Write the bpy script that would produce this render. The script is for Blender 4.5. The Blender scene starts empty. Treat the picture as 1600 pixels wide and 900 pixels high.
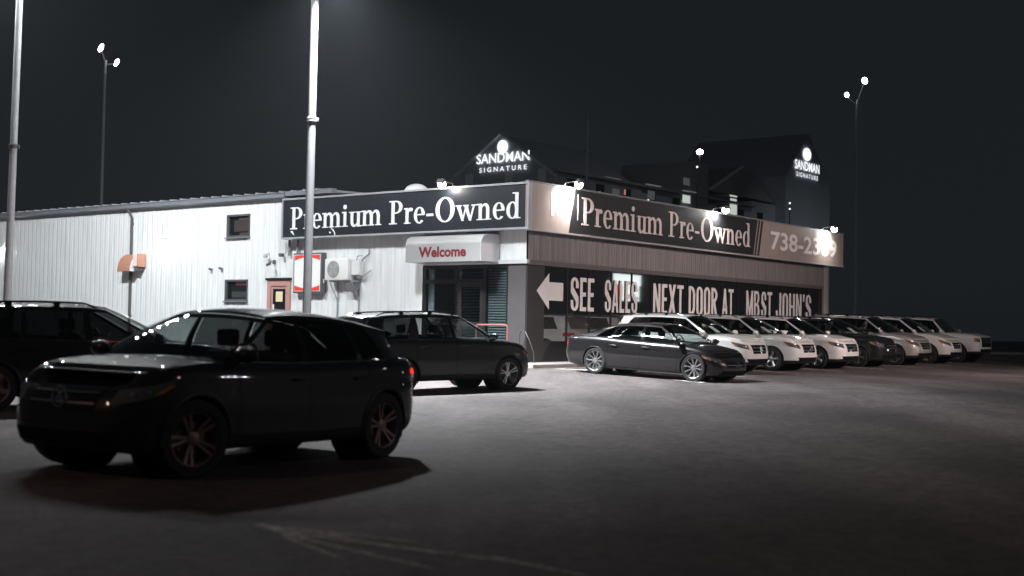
import bpy, bmesh, math, random
import numpy as np
from mathutils import Vector, Matrix, Euler

random.seed(7)
sc = bpy.context.scene
COL = sc.collection
R = math.radians

# ------------------------------------------------------------------ camera
cam_d = bpy.data.cameras.new('camera')
cam = bpy.data.objects.new('camera', cam_d)
COL.objects.link(cam)
cam_d.sensor_width = 36.0
cam_d.lens = 2033.1 / 1600 * 36.0
cam_d.clip_start = 0.1
cam_d.clip_end = 3000
cam.matrix_world = Matrix.Translation((0, 0, 1.25)) @ Euler((R(90 + 1.908), 0, 0)).to_matrix().to_4x4() @ Matrix.Rotation(R(1.009), 4, 'Z')
cam_d.dof.use_dof = True
cam_d.dof.focus_distance = 37.0
cam_d.dof.aperture_fstop = 1.2
sc.camera = cam

# ------------------------------------------------------------------ night sky
w = bpy.data.worlds.new('World')
sc.world = w
w.use_nodes = True
nt = w.node_tree
bg = nt.nodes['Background']
tc = nt.nodes.new('ShaderNodeTexCoord')
sx = nt.nodes.new('ShaderNodeSeparateXYZ')
rmp = nt.nodes.new('ShaderNodeValToRGB')
nt.links.new(tc.outputs['Generated'], sx.inputs[0])
nt.links.new(sx.outputs['Z'], rmp.inputs[0])
nt.links.new(rmp.outputs[0], bg.inputs[0])
rmp.color_ramp.elements[0].position = 0.0
rmp.color_ramp.elements[0].color = (0.0098, 0.0122, 0.0140, 1)
rmp.color_ramp.elements[1].position = 0.5
rmp.color_ramp.elements[1].color = (0.0092, 0.0112, 0.0132, 1)
bg.inputs[1].default_value = 1.0
HAZE = 0.00017

sc.view_settings.view_transform = 'Standard'
sc.view_settings.look = 'None'
sc.view_settings.exposure = 0
sc.view_settings.gamma = 1
try:
    sc.view_settings.use_curve_mapping = False
except Exception:
    pass

# ------------------------------------------------------------------ frames
CORNER = (0.46, 38.5)
BR = R(-37.848)
FB = Matrix.Translation((CORNER[0], CORNER[1], 0)) @ Matrix.Rotation(BR, 4, 'Z')   # x along left facade to the right, y along right facade away
FW = Matrix.Identity(4)
NX, NY = math.cos(BR), math.sin(BR)            # outward normal of the right facade
BX, BY = -math.sin(BR), math.cos(BR)           # along the right facade


def sstep(t, a, b):
    t = min(1, max(0, (t - a) / (b - a)))
    return t * t * (3 - 2 * t)


def gz(x, y):
    """height of the lot at world x, y: falls gently away from the building"""
    dx, dy = x - CORNER[0], y - CORNER[1]
    d = dx * NX + dy * NY
    s = dx * BX + dy * BY
    k = 0.0127 * max(-25, min(25, x))
    ap = 0.045 * max(0.0, min(7.5, 7.5 - d)) * sstep(s, -10.5, -4)
    far = 1 - sstep(y, 60, 90)
    lf = sstep(x, -9, -4)
    return (k * (0.25 + 0.75 * lf) + min(ap, .2) * lf) * far - (0.045 + 0.08 * sstep(x, -3.8, -1.2)) * (1 - sstep(y, 14, 27))


# ------------------------------------------------------------------ materials
MATS = {}


def mat(name, col, rough=0.5, metal=0.0, coat=0.0, spec=0.5, emit=None, es=0.0, noise=0.0, nscale=8.0, bump=0.0, bscale=40.0, ior=1.5, grime=0.0):
    if name in MATS:
        return MATS[name]
    m = bpy.data.materials.new(name)
    m.use_nodes = True
    t = m.node_tree
    b = t.nodes['Principled BSDF']
    b.inputs['Base Color'].default_value = (*col, 1)
    b.inputs['Roughness'].default_value = rough
    b.inputs['Metallic'].default_value = metal
    b.inputs['Coat Weight'].default_value = coat
    b.inputs['Coat Roughness'].default_value = 0.02
    b.inputs['Specular IOR Level'].default_value = spec
    b.inputs['IOR'].default_value = ior
    if emit:
        b.inputs['Emission Color'].default_value = (*emit, 1)
        b.inputs['Emission Strength'].default_value = es
    if noise or bump:
        tcn = t.nodes.new('ShaderNodeTexCoord')
    if noise:
        n = t.nodes.new('ShaderNodeTexNoise')
        n.inputs['Scale'].default_value = nscale
        n.inputs['Detail'].default_value = 6
        t.links.new(tcn.outputs['Object'], n.inputs['Vector'])
        mx = t.nodes.new('ShaderNodeMix')
        mx.data_type = 'RGBA'
        mx.inputs['A'].default_value = (*[c * (1 - noise) for c in col], 1)
        mx.inputs['B'].default_value = (*[min(1, c * (1 + noise)) for c in col], 1)
        t.links.new(n.outputs['Fac'], mx.inputs['Factor'])
        out = mx.outputs['Result']
        if grime:
            mp = t.nodes.new('ShaderNodeMapping')
            mp.inputs['Scale'].default_value = (6, 6, .45)
            t.links.new(tcn.outputs['Object'], mp.inputs[0])
            n2 = t.nodes.new('ShaderNodeTexNoise')
            n2.inputs['Scale'].default_value = 1.2
            n2.inputs['Detail'].default_value = 8
            t.links.new(mp.outputs[0], n2.inputs['Vector'])
            cr = t.nodes.new('ShaderNodeValToRGB')
            cr.color_ramp.elements[0].position = .42
            cr.color_ramp.elements[1].position = .75
            t.links.new(n2.outputs['Fac'], cr.inputs[0])
            mg = t.nodes.new('ShaderNodeMix')
            mg.data_type = 'RGBA'
            mg.inputs['B'].default_value = (*[c * (1 - grime) for c in col], 1)
            t.links.new(cr.outputs[0], mg.inputs['Factor'])
            t.links.new(out, mg.inputs['A'])
            out = mg.outputs['Result']
        t.links.new(out, b.inputs['Base Color'])
    if bump:
        n = t.nodes.new('ShaderNodeTexNoise')
        n.inputs['Scale'].default_value = bscale
        n.inputs['Detail'].default_value = 4
        t.links.new(tcn.outputs['Object'], n.inputs['Vector'])
        bm_ = t.nodes.new('ShaderNodeBump')
        bm_.inputs['Strength'].default_value = bump
        bm_.inputs['Distance'].default_value = 0.02
        t.links.new(n.outputs['Fac'], bm_.inputs['Height'])
        t.links.new(bm_.outputs[0], b.inputs['Normal'])
    MATS[name] = m
    return m


def glass(name, tint, transp=0.5, rough=0.02, ior=1.5, refl=1.0):
    """thin pane: tinted see-through plus mirror reflection growing at grazing angles"""
    m = bpy.data.materials.new(name)
    m.use_nodes = True
    t = m.node_tree
    t.nodes.clear()
    o = t.nodes.new('ShaderNodeOutputMaterial')
    tr = t.nodes.new('ShaderNodeBsdfTransparent')
    tr.inputs[0].default_value = (*[c * transp for c in tint], 1)
    g = t.nodes.new('ShaderNodeBsdfGlossy')
    g.inputs['Roughness'].default_value = rough
    g.inputs[0].default_value = (refl, refl, refl, 1)
    f = t.nodes.new('ShaderNodeFresnel')
    geo = t.nodes.new('ShaderNodeNewGeometry')
    io = t.nodes.new('ShaderNodeMix')
    io.data_type = 'FLOAT'
    io.inputs['A'].default_value = ior
    io.inputs['B'].default_value = 1 / ior
    t.links.new(geo.outputs['Backfacing'], io.inputs['Factor'])
    t.links.new(io.outputs['Result'], f.inputs[0])
    mx = t.nodes.new('ShaderNodeMixShader')
    t.links.new(f.outputs[0], mx.inputs[0])
    t.links.new(tr.outputs[0], mx.inputs[1])
    t.links.new(g.outputs[0], mx.inputs[2])
    t.links.new(mx.outputs[0], o.inputs[0])
    MATS[name] = m
    return m


def emis(name, col, s):
    m = bpy.data.materials.new(name)
    m.use_nodes = True
    t = m.node_tree
    t.nodes.clear()
    o = t.nodes.new('ShaderNodeOutputMaterial')
    e = t.nodes.new('ShaderNodeEmission')
    e.inputs[0].default_value = (*col, 1)
    e.inputs[1].default_value = s
    t.links.new(e.outputs[0], o.inputs[0])
    MATS[name] = m
    return m


# car paints
def paint(name, col, metal=0.0, rough=0.3, coat=1.0):
    m = mat(name, col, rough=rough, metal=metal, coat=coat, spec=0.5)
    return m


P_BLACK = paint('black_paint', (0.009, 0.010, 0.011), rough=0.45)
P_BLACK.node_tree.nodes['Principled BSDF'].inputs['Specular IOR Level'].default_value = .15
P_GREY = paint('graphite_paint', (0.013, 0.012, 0.0135), metal=0.35, rough=0.34)
P_DGREY = paint('deep_grey_paint', (0.017, 0.018, 0.021), metal=0.3, rough=0.38)
P_WHITE = paint('white_paint', (0.66, 0.65, 0.63), rough=0.35)
P_SILVER = paint('silver_paint', (0.50, 0.47, 0.45), metal=0.5, rough=0.32)
P_PEARL = paint('pearl_paint', (0.62, 0.60, 0.58), rough=0.35)
M_TRIM = mat('black_plastic', (0.016, 0.016, 0.017), rough=0.55)
M_GLOSSB = mat('gloss_black', (0.008, 0.008, 0.009), rough=0.08, coat=0.5)
M_DARK = mat('dark_cavity', (0.006, 0.006, 0.006), rough=0.9, spec=0.1)
M_TYRE = mat('tyre_rubber', (0.014, 0.014, 0.015), rough=0.75)
M_RIM = mat('alloy_rim', (0.55, 0.55, 0.56), rough=0.28, metal=0.9)
M_RIMD = mat('dull_alloy_rim', (.24, .18, .16), rough=0.45, metal=0.4)
M_CHROME = mat('chrome', (0.75, 0.75, 0.76), rough=0.12, metal=1.0)
M_SEAT = mat('seat_leather', (0.02, 0.02, 0.021), rough=0.6)
M_SEATL = mat('pale_seat_leather', (0.35, 0.33, 0.30), rough=0.6)
M_HEAD = mat('headlight_lens', (0.14, 0.14, 0.145), rough=0.08, metal=0.3, coat=1.0)
M_HEADI = mat('headlight_reflector', (0.8, 0.8, 0.8), rough=0.1, metal=1.0)
M_AMBER = mat('amber_lens', (0.70, 0.20, 0.03), rough=0.12, coat=1.0)
M_RED = mat('red_lens', (.75, .02, .015), rough=0.12, coat=1.0)
M_PAPER = mat('paper', (0.75, 0.75, 0.72), rough=0.8)
M_GLASS = glass('car_glass', (0.75, 0.82, 0.80), 0.82)
M_GLASSD = glass('privacy_glass', (0.75, 0.8, 0.8), 0.10)
M_GLASSM = glass('smoked_glass', (0.75, 0.8, 0.8), 0.45)


# ------------------------------------------------------------------ mesh building
class MB:
    def __init__(self):
        self.v, self.f, self.m = [], [], []

    def add(self, verts, faces, mi=0):
        o = len(self.v)
        self.v.extend([tuple(p) for p in verts])
        for f in faces:
            self.f.append(tuple(i + o for i in f))
            self.m.append(mi)
        return self

    def box(self, x0, x1, y0, y1, z0, z1, mi=0, mtx=None):
        vs = [Vector((x, y, z)) for x in (x0, x1) for y in (y0, y1) for z in (z0, z1)]
        if mtx:
            vs = [mtx @ p for p in vs]
        return self.add(vs, [(0, 1, 3, 2), (4, 6, 7, 5), (0, 4, 5, 1), (2, 3, 7, 6), (0, 2, 6, 4), (1, 5, 7, 3)], mi)

    def bevbox(self, x0, x1, y0, y1, z0, z1, r=.02, mi=0, mtx=None, seg=2):
        bm = bmesh.new()
        bmesh.ops.create_cube(bm, size=1)
        for p in bm.verts:
            p.co = Vector(((x0 + x1) / 2 + p.co.x * (x1 - x0), (y0 + y1) / 2 + p.co.y * (y1 - y0), (z0 + z1) / 2 + p.co.z * (z1 - z0)))
        bmesh.ops.bevel(bm, geom=bm.edges[:], offset=r, segments=seg, profile=.5, affect='EDGES')
        bm.verts.ensure_lookup_table()
        vs = [p.co.copy() for p in bm.verts]
        if mtx:
            vs = [mtx @ p for p in vs]
        fs = [[q.index for q in f.verts] for f in bm.faces]
        bm.free()
        return self.add(vs, fs, mi)

    def tube(self, pts, r, n=8, mi=0, cap=True):
        pts = [Vector(p) for p in pts]
        rs = r if isinstance(r, (list, tuple)) else [r] * len(pts)
        vs, fs = [], []
        up = None
        for i, p in enumerate(pts):
            d = (pts[min(i + 1, len(pts) - 1)] - pts[max(i - 1, 0)]).normalized()
            if up is None:
                up = Vector((0, 0, 1)) if abs(d.z) < .9 else Vector((1, 0, 0))
            a = d.cross(up).normalized()
            b = a.cross(d).normalized()
            up = b
            for k in range(n):
                t = 2 * math.pi * k / n
                vs.append(p + (a * math.cos(t) + b * math.sin(t)) * rs[i])
        for i in range(len(pts) - 1):
            for k in range(n):
                k2 = (k + 1) % n
                fs.append((i * n + k, i * n + k2, (i + 1) * n + k2, (i + 1) * n + k))
        if cap:
            fs.append(tuple(range(n)))
            fs.append(tuple(reversed(range((len(pts) - 1) * n, len(pts) * n))))
        return self.add(vs, fs, mi)

    def cyl(self, c, axis, r, h, n=16, mi=0, r2=None):
        c = Vector(c)
        a = Vector(axis).normalized()
        return self.tube([c - a * h / 2, c + a * h / 2], [r, r if r2 is None else r2], n, mi)

    def lathe(self, prof, n=32, mi=0, axis='y', c=(0, 0, 0)):
        """prof: list of (radius, height along axis)"""
        vs, fs = [], []
        for (r, h) in prof:
            for k in range(n):
                t = 2 * math.pi * k / n
                if axis == 'y':
                    vs.append((c[0] + r * math.cos(t), c[1] + h, c[2] + r * math.sin(t)))
                else:
                    vs.append((c[0] + r * math.cos(t), c[1] + r * math.sin(t), c[2] + h))
        for i in range(len(prof) - 1):
            for k in range(n):
                k2 = (k + 1) % n
                fs.append((i * n + k, i * n + k2, (i + 1) * n + k2, (i + 1) * n + k))
        return self.add(vs, fs, mi)

    def grid(self, rows, mi=0, mat_fn=None, flip=False):
        """rows: list of lists of points"""
        o = len(self.v)
        nr, nc = len(rows), len(rows[0])
        for r_ in rows:
            self.v.extend([tuple(p) for p in r_])
        for i in range(nr - 1):
            for j in range(nc - 1):
                q = (o + i * nc + j, o + i * nc + j + 1, o + (i + 1) * nc + j + 1, o + (i + 1) * nc + j)
                self.f.append(q[::-1] if flip else q)
                self.m.append(mat_fn(i, j) if mat_fn else mi)
        return self

    def build(self, name, mats, parent=None, loc=None, frame=FW, smooth=False, merge=0.0, recalc=True, sharp=35):
        origin = Vector(parent['_o']) if parent is not None else Vector(loc if loc is not None else (0, 0, 0))
        me = bpy.data.meshes.new(name)
        me.from_pydata([(p[0] - origin.x, p[1] - origin.y, p[2] - origin.z) for p in self.v], [], self.f)
        ms = mats if isinstance(mats, (list, tuple)) else [mats]
        for m_ in ms:
            me.materials.append(m_)
        if len(ms) > 1:
            me.polygons.foreach_set('material_index', self.m)
        if merge or recalc:
            bm = bmesh.new()
            bm.from_mesh(me)
            if merge:
                bmesh.ops.remove_doubles(bm, verts=bm.verts[:], dist=merge)
            if recalc:
                bmesh.ops.recalc_face_normals(bm, faces=bm.faces[:])
            bm.to_mesh(me)
            bm.free()
        if smooth:
            me.polygons.foreach_set('use_smooth', [True] * len(me.polygons))
            if sharp:
                me.set_sharp_from_angle(angle=R(sharp))
        me.update()
        ob = bpy.data.objects.new(name, me)
        COL.objects.link(ob)
        ob['_o'] = tuple(origin)
        if parent is not None:
            ob.parent = parent
        else:
            ob.matrix_world = frame @ Matrix.Translation(origin)
        return ob


def thing(name, label, cat, loc=(0, 0, 0), frame=FW, group=None, rot=None):
    o = bpy.data.objects.new(name, None)
    COL.objects.link(o)
    o.empty_display_size = 0.3
    m = frame @ Matrix.Translation(loc)
    if rot is not None:
        m = m @ rot
    o.matrix_world = m
    o['_o'] = tuple(loc) if rot is None else (0, 0, 0)
    tag(o, label, cat, group)
    return o


def tag(o, label=None, cat=None, group=None, kind=None):
    if label:
        o['label'] = label
    if cat:
        o['category'] = cat
    if group:
        o['group'] = group
    if kind:
        o['kind'] = kind
    return o


def lamp(name, kind, parent, pos, energy, col, size=.2, aim=None, spot=None, blend=.5, sizey=None):
    """pos/aim in the parent's frame coordinates"""
    l = bpy.data.lights.new(name, kind)
    l.energy = energy
    l.color = col
    if kind == 'AREA':
        l.shape = 'RECTANGLE'
        l.size = size
        l.size_y = sizey or size
        if spot:
            l.spread = R(spot)
    else:
        l.shadow_soft_size = size
    if kind == 'SPOT':
        l.spot_size = R(spot)
        l.spot_blend = blend
    o = bpy.data.objects.new(name, l)
    COL.objects.link(o)
    o.parent = parent
    org = Vector(parent['_o'])
    o.location = Vector(pos) - org
    if aim is not None:
        o.rotation_euler = (Vector(aim) - Vector(pos)).to_track_quat('-Z', 'Y').to_euler()
    return o


# ------------------------------------------------------------------ lettering
def ell_ring(cx, cy, rx, ry, irx, iry, a0=0, a1=360, icx=None, icy=None, n=None):
    icx = cx if icx is None else icx
    icy = cy if icy is None else icy
    n = n or max(4, int(abs(a1 - a0) / 12))
    quads = []
    for i in range(n):
        t0 = R(a0 + (a1 - a0) * i / n)
        t1 = R(a0 + (a1 - a0) * (i + 1) / n)
        quads.append([(cx + rx * math.cos(t0), cy + ry * math.sin(t0)), (cx + rx * math.cos(t1), cy + ry * math.sin(t1)),
                      (icx + irx * math.cos(t1), icy + iry * math.sin(t1)), (icx + irx * math.cos(t0), icy + iry * math.sin(t0))])
    return ('strip', quads)


def rc(x0, y0, x1, y1):
    return ('poly', [(x0, y0), (x1, y0), (x1, y1), (x0, y1)])


def pl(*p):
    return ('poly', list(p))


def disc(cx, cy, rx, ry):
    return ('poly', [(cx + rx * math.cos(2 * math.pi * k / 20), cy + ry * math.sin(2 * math.pi * k / 20)) for k in range(20)])


def rot180(prims, cx, cy):
    out = []
    for k, d in prims:
        if k == 'poly':
            out.append((k, [(2 * cx - x, 2 * cy - y) for x, y in d]))
        else:
            out.append((k, [[(2 * cx - x, 2 * cy - y) for x, y in q] for q in d]))
    return out


_n = [rc(.10, 0, .26, .64), rc(.01, 0, .35, .045), rc(.01, .60, .26, .66), ell_ring(.43, .42, .21, .25, .10, .15, 0, 150, icx=.38), rc(.48, 0, .64, .42), rc(.39, 0, .73, .045)]
SERIF = {
    'P': (.84, [rc(.16, 0, .335, 1), rc(.03, 0, .47, .055), rc(.03, .945, .42, 1), ell_ring(.41, .725, .37, .275, .18, .22, -90, 90), rc(.30, .45, .42, .505)]),
    'r': (.52, [rc(.11, 0, .27, .64), rc(.02, 0, .40, .045), rc(.02, .60, .27, .66), ell_ring(.36, .46, .13, .21, .06, .11, 60, 175), disc(.42, .585, .08, .078)]),
    'e': (.67, [ell_ring(.345, .33, .295, .35, .13, .30, 8, 318), rc(.12, .33, .62, .385)]),
    'm': (1.18, [rc(.10, 0, .26, .64), rc(.01, 0, .35, .045), rc(.01, .60, .26, .66), ell_ring(.44, .42, .22, .25, .10, .15, 0, 150, icx=.39),
                 rc(.50, 0, .66, .42), rc(.42, 0, .74, .045), ell_ring(.84, .42, .22, .25, .10, .15, 0, 150, icx=.79), rc(.90, 0, 1.06, .42), rc(.82, 0, 1.15, .045)]),
    'i': (.42, [rc(.12, 0, .28, .64), rc(.02, 0, .38, .045), rc(.02, .60, .28, .66), disc(.20, .87, .10, .10)]),
    'n': (.76, _n),
    'u': (.76, rot180(_n, .38, .32)),
    'O': (1.09, [ell_ring(.545, .5, .50, .52, .30, .465, 0, 360)]),
    'w': (1.09, [pl((.06, .64), (.24, .64), (.44, 0), (.33, 0)), pl((.33, 0), (.41, 0), (.60, .64), (.53, .64)), pl((.44, .64), (.62, .64), (.82, 0), (.71, 0)),
                 pl((.71, 0), (.80, 0), (1.0, .64), (.92, .64)), rc(0, .60, .32, .645), rc(.40, .60, .68, .645), rc(.83, .60, 1.09, .645)]),
    'd': (.76, [ell_ring(.34, .33, .295, .345, .13, .295, 0, 360), rc(.47, 0, .63, 1.03), rc(.34, .98, .63, 1.03), rc(.47, 0, .73, .045)]),
    '-': (.50, [rc(.06, .27, .42, .37)]),
    ' ': (.38, []),
}
_top = ell_ring(.21, .79, .21, .21, .07, .12, 0, 180)
_bot = ell_ring(.21, .21, .21, .21, .07, .12, 180, 360)
BLOCK = {
    'S': (.42, [_top, rc(0, .66, .14, .79), rc(.28, .68, .42, .79), pl((0, .70), (.14, .70), (.42, .42), (.42, .28), (.28, .28), (0, .56)), rc(.28, .21, .42, .34), _bot, rc(0, .21, .14, .32)]),
    'E': (.34, [rc(0, 0, .14, 1), rc(.1, 0, .34, .12), rc(.1, .44, .31, .56), rc(.1, .88, .34, 1)]),
    'A': (.44, [pl((0, 0), (.13, 0), (.28, 1), (.15, 1)), pl((.31, 0), (.44, 0), (.29, 1), (.16, 1)), rc(.1, .2, .34, .31)]),
    'L': (.34, [rc(0, 0, .14, 1), rc(.1, 0, .34, .12)]),
    'N': (.44, [rc(0, 0, .13, 1), rc(.31, 0, .44, 1), pl((.0, 1), (.14, 1), (.44, 0), (.30, 0))]),
    'X': (.46, [pl((0, 0), (.15, 0), (.46, 1), (.31, 1)), pl((.31, 0), (.46, 0), (.15, 1), (0, 1))]),
    'T': (.42, [rc(.14, 0, .28, 1), rc(0, .88, .42, 1)]),
    'D': (.42, [rc(0, 0, .14, 1), ell_ring(.14, .72, .28, .28, .14, .16, 0, 90), ell_ring(.14, .28, .28, .28, .14, .16, 270, 360), rc(.28, .27, .42, .73)]),
    'O': (.42, [_top, _bot, rc(0, .2, .14, .8), rc(.28, .2, .42, .8)]),
    'R': (.43, [rc(0, 0, .14, 1), ell_ring(.14, .74, .28, .26, .14, .14, -90, 90), pl((.12, .5), (.26, .52), (.43, 0), (.28, 0))]),
    'M': (.54, [rc(0, 0, .12, 1), rc(.42, 0, .54, 1), pl((0, 1), (.12, 1), (.32, .1), (.22, .1)), pl((.42, 1), (.54, 1), (.32, .1), (.22, .1))]),
    'B': (.44, [rc(0, 0, .13, 1), rc(.1, .89, .26, 1), rc(.1, .45, .28, .56), rc(.1, 0, .27, .12), ell_ring(.24, .76, .18, .24, .05, .13, -90, 90), ell_ring(.24, .27, .20, .27, .06, .15, -90, 90)]),
    'J': (.38, [rc(.24, .2, .38, 1), ell_ring(.19, .2, .19, .2, .05, .1, 180, 360), rc(0, .2, .14, .32)]),
    'H': (.43, [rc(0, 0, .14, 1), rc(.29, 0, .43, 1), rc(.1, .44, .33, .56)]),
    "'": (.16, [pl((.02, 1), (.16, 1), (.12, .72), (.04, .72))]),
    '.': (.16, [rc(.01, 0, .15, .13)]),
    ' ': (.3, []),
}


def glyph_text(parent, mt, text, font, x0, x1, z0, height, place, gap=.0, depth=.006):
    """place(u, z, d) -> point; letters between u=x0..x1 with cap height; d is the distance out of the face"""
    tot = sum(font[c][0] for c in text) + gap * (len(text) - 1)
    s = (x1 - x0) / tot
    u = 0
    for c in text:
        wd, prims = font[c]
        mb = MB()
        for i, (k, d) in enumerate(prims):
            dd = depth + .0008 * i
            polys = [d] if k == 'poly' else d
            for q in polys:
                n = len(q)
                vs = [place(x0 + (u + a) * s, z0 + b * height, dd) for a, b in q] + [place(x0 + (u + a) * s, z0 + b * height, -.002) for a, b in q]
                fs = [tuple(range(n))]
                for j in range(n):
                    fs.append((j, (j + 1) % n, n + (j + 1) % n, n + j))
                mb.add(vs, fs)
        u += wd + gap
        if mb.v:
            mb.build('letter', mt, parent)


def font_mesh(text, bold):
    cu = bpy.data.curves.new('t', 'FONT')
    cu.body = text
    cu.offset = bold
    cu.resolution_u = 3
    ob = bpy.data.objects.new('t', cu)
    COL.objects.link(ob)
    dg = bpy.context.evaluated_depsgraph_get()
    dg.update()
    me = ob.evaluated_get(dg).to_mesh()
    vs = [(v.co.x, v.co.y) for v in me.vertices]
    fs = [tuple(p.vertices) for p in me.polygons]
    ob.evaluated_get(dg).to_mesh_clear()
    bpy.data.objects.remove(ob)
    bpy.data.curves.remove(cu)
    return vs, fs


def font_text(parent, mt, text, u0, u1, z0, height, place, bold=.02, depth=.006):
    """plain sans lettering, one raised object per character"""
    vs, fs = font_mesh(text, bold)
    xa, xb = min(p[0] for p in vs), max(p[0] for p in vs)
    ya, yb = min(p[1] for p in vs), max(p[1] for p in vs)
    sx_, sz_ = (u1 - u0) / (xb - xa), height / (yb - ya)
    for i, ch in enumerate(text):
        if ch == ' ':
            continue
        pre = font_mesh(text[:i + 1], bold)[0]
        cv, cf = font_mesh(ch, bold)
        dx = max(p[0] for p in pre) - max(p[0] for p in cv)
        mb = MB()
        n = len(cv)
        top = [place(u0 + (x + dx - xa) * sx_, z0 + (y - ya) * sz_, depth) for x, y in cv]
        mb.add(top, cf)
        edges = {}
        for f in cf:
            for k in range(len(f)):
                e = (f[k], f[(k + 1) % len(f)])
                edges[tuple(sorted(e))] = edges.get(tuple(sorted(e)), 0) + 1
        bot = [place(u0 + (x + dx - xa) * sx_, z0 + (y - ya) * sz_, -.002) for x, y in cv]
        o = len(mb.v)
        mb.v.extend([tuple(p) for p in bot])
        for (a, b_), c in edges.items():
            if c == 1:
                mb.f.append((a, b_, o + b_, o + a))
                mb.m.append(0)
        mb.build('letter', mt, parent)


# ------------------------------------------------------------------ cars
def catmull(pts, n):
    pts = [np.array(p, float) for p in pts]
    P = [2 * pts[0] - pts[1]] + pts + [2 * pts[-1] - pts[-2]]
    # mirror so that the centre line is met at a right angle
    P[0] = np.array([pts[1][0], -pts[1][1]])
    P[-1] = np.array([pts[-2][0], -pts[-2][1]])
    out = []
    for i in range(1, len(P) - 2):
        p0, p1, p2, p3 = P[i - 1], P[i], P[i + 1], P[i + 2]
        t0 = 0.0
        t1 = t0 + np.linalg.norm(p1 - p0) ** .5
        t2 = t1 + np.linalg.norm(p2 - p1) ** .5
        t3 = t2 + np.linalg.norm(p3 - p2) ** .5
        for k in range(24):
            t = t1 + (t2 - t1) * k / 24
            A1 = (t1 - t) / (t1 - t0) * p0 + (t - t0) / (t1 - t0) * p1
            A2 = (t2 - t) / (t2 - t1) * p1 + (t - t1) / (t2 - t1) * p2
            A3 = (t3 - t) / (t3 - t2) * p2 + (t - t2) / (t3 - t2) * p3
            B1 = (t2 - t) / (t2 - t0) * A1 + (t - t0) / (t2 - t0) * A2
            B2 = (t3 - t) / (t3 - t1) * A2 + (t - t1) / (t3 - t1) * A3
            out.append((t2 - t) / (t2 - t1) * B1 + (t - t1) / (t2 - t1) * B2)
    out.append(pts[-1])
    return np.array(out)


class Curve:
    def __init__(self, pts, sm=.12):
        pts = sorted(pts)
        xs = np.linspace(pts[0][0] - .5, pts[-1][0] + .5, 600)
        ys = np.interp(xs, [p[0] for p in pts], [p[1] for p in pts])
        if sm:
            dx = xs[1] - xs[0]
            k = int(3 * sm / dx)
            ker = np.exp(-.5 * (np.arange(-k, k + 1) * dx / sm) ** 2)
            ker /= ker.sum()
            yp = np.pad(ys, k, mode='edge')
            ys = np.convolve(yp, ker, 'valid')
        self.x, self.y = xs, ys

    def __call__(self, x):
        return float(np.interp(x, self.x, self.y))


class CarShape:
    def __init__(s, sp):
        s.sp = sp
        hw = sp['W'] / 2
        xf = sp['wb'] / 2 + sp['fo']
        xr = -(sp['wb'] / 2 + sp['ro'])
        s.hw, s.xf, s.xr = hw, xf, xr
        bx = sp.get('boxy', 0)
        pts = [(xf, 0), (xf - .012, .32 * hw), (xf - .05 + .02 * bx, .60 * hw), (xf - .17 + .08 * bx, .815 * hw), (xf - .42 + .2 * bx, .935 * hw), (xf - .85, .985 * hw),
               (.3, hw), (xr + .95, .993 * hw), (xr + .5, .965 * hw), (xr + .2, .885 * hw), (xr + .06, .74 * hw), (xr + .012, .45 * hw), (xr, 0)]
        P = catmull(pts, 24)
        d = np.hypot(*np.diff(P, axis=0).T)
        s.a = np.concatenate([[0], np.cumsum(d)])
        s.A = s.a[-1]
        s.P = P
        T = np.gradient(P, axis=0)
        T /= np.hypot(T[:, 0], T[:, 1])[:, None]
        s.N = np.stack([T[:, 1], -T[:, 0]], 1)
        if s.N[0][0] < 0:
            s.N = -s.N
        s.zl = Curve(sp['zlow'], .1)
        s.zb = Curve(sp['zbelt'], .12)
        s.crown = sp.get('crown', .06)

    def ins(s, v, nx, ny):
        sp = s.sp
        f = lambda key: float(np.interp(v, [p[0] for p in sp[key]], [p[1] for p in sp[key]]))
        side = f('side') * ny * ny
        return side + (f('front') if nx > 0 else f('rear')) * nx * nx

    def S(s, a, v, off=0.0):
        sg = -1 if a < 0 else 1
        aa = abs(a)
        px, py = np.interp(aa, s.a, s.P[:, 0]), np.interp(aa, s.a, s.P[:, 1])
        nx, ny = np.interp(aa, s.a, s.N[:, 0]), np.interp(aa, s.a, s.N[:, 1])
        i = s.ins(v, nx, ny) - off
        x = px - nx * i
        y = max(0.0, py - ny * i)
        z = s.zl(px) + (s.zb(px) - s.zl(px)) * v
        return (float(x), float(y * sg), float(z))

    def a_at(s, x):
        """arc parameter on the side where the outline reaches x"""
        return float(np.interp(-x, -s.P[:, 0], s.a))

    def edge(s, x):
        """deck edge (y, z) at x"""
        if not hasattr(s, '_e'):
            E_ = [s.S(a, 1.0) for a in np.linspace(0, s.A, 300)]
            s._e = np.array(E_)
        e = s._e
        o = np.argsort(e[:, 0])
        return float(np.interp(x, e[o, 0], e[o, 1])), float(np.interp(x, e[o, 0], e[o, 2]))

    def deck(s, x, r):
        y, z = s.edge(x)
        fd = sstep(s.xf - s.sp['front'][-1][1] - x, 0.0, .45) * sstep(x - s.xr - .03, 0, .35)
        return (x, y * r, z + s.crown * fd * (1 - abs(r) ** 2.4))

    def side_v(s, x, z):
        zl, zb = s.zl(x), s.zb(x)
        return (z - zl) / (zb - zl)


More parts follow.
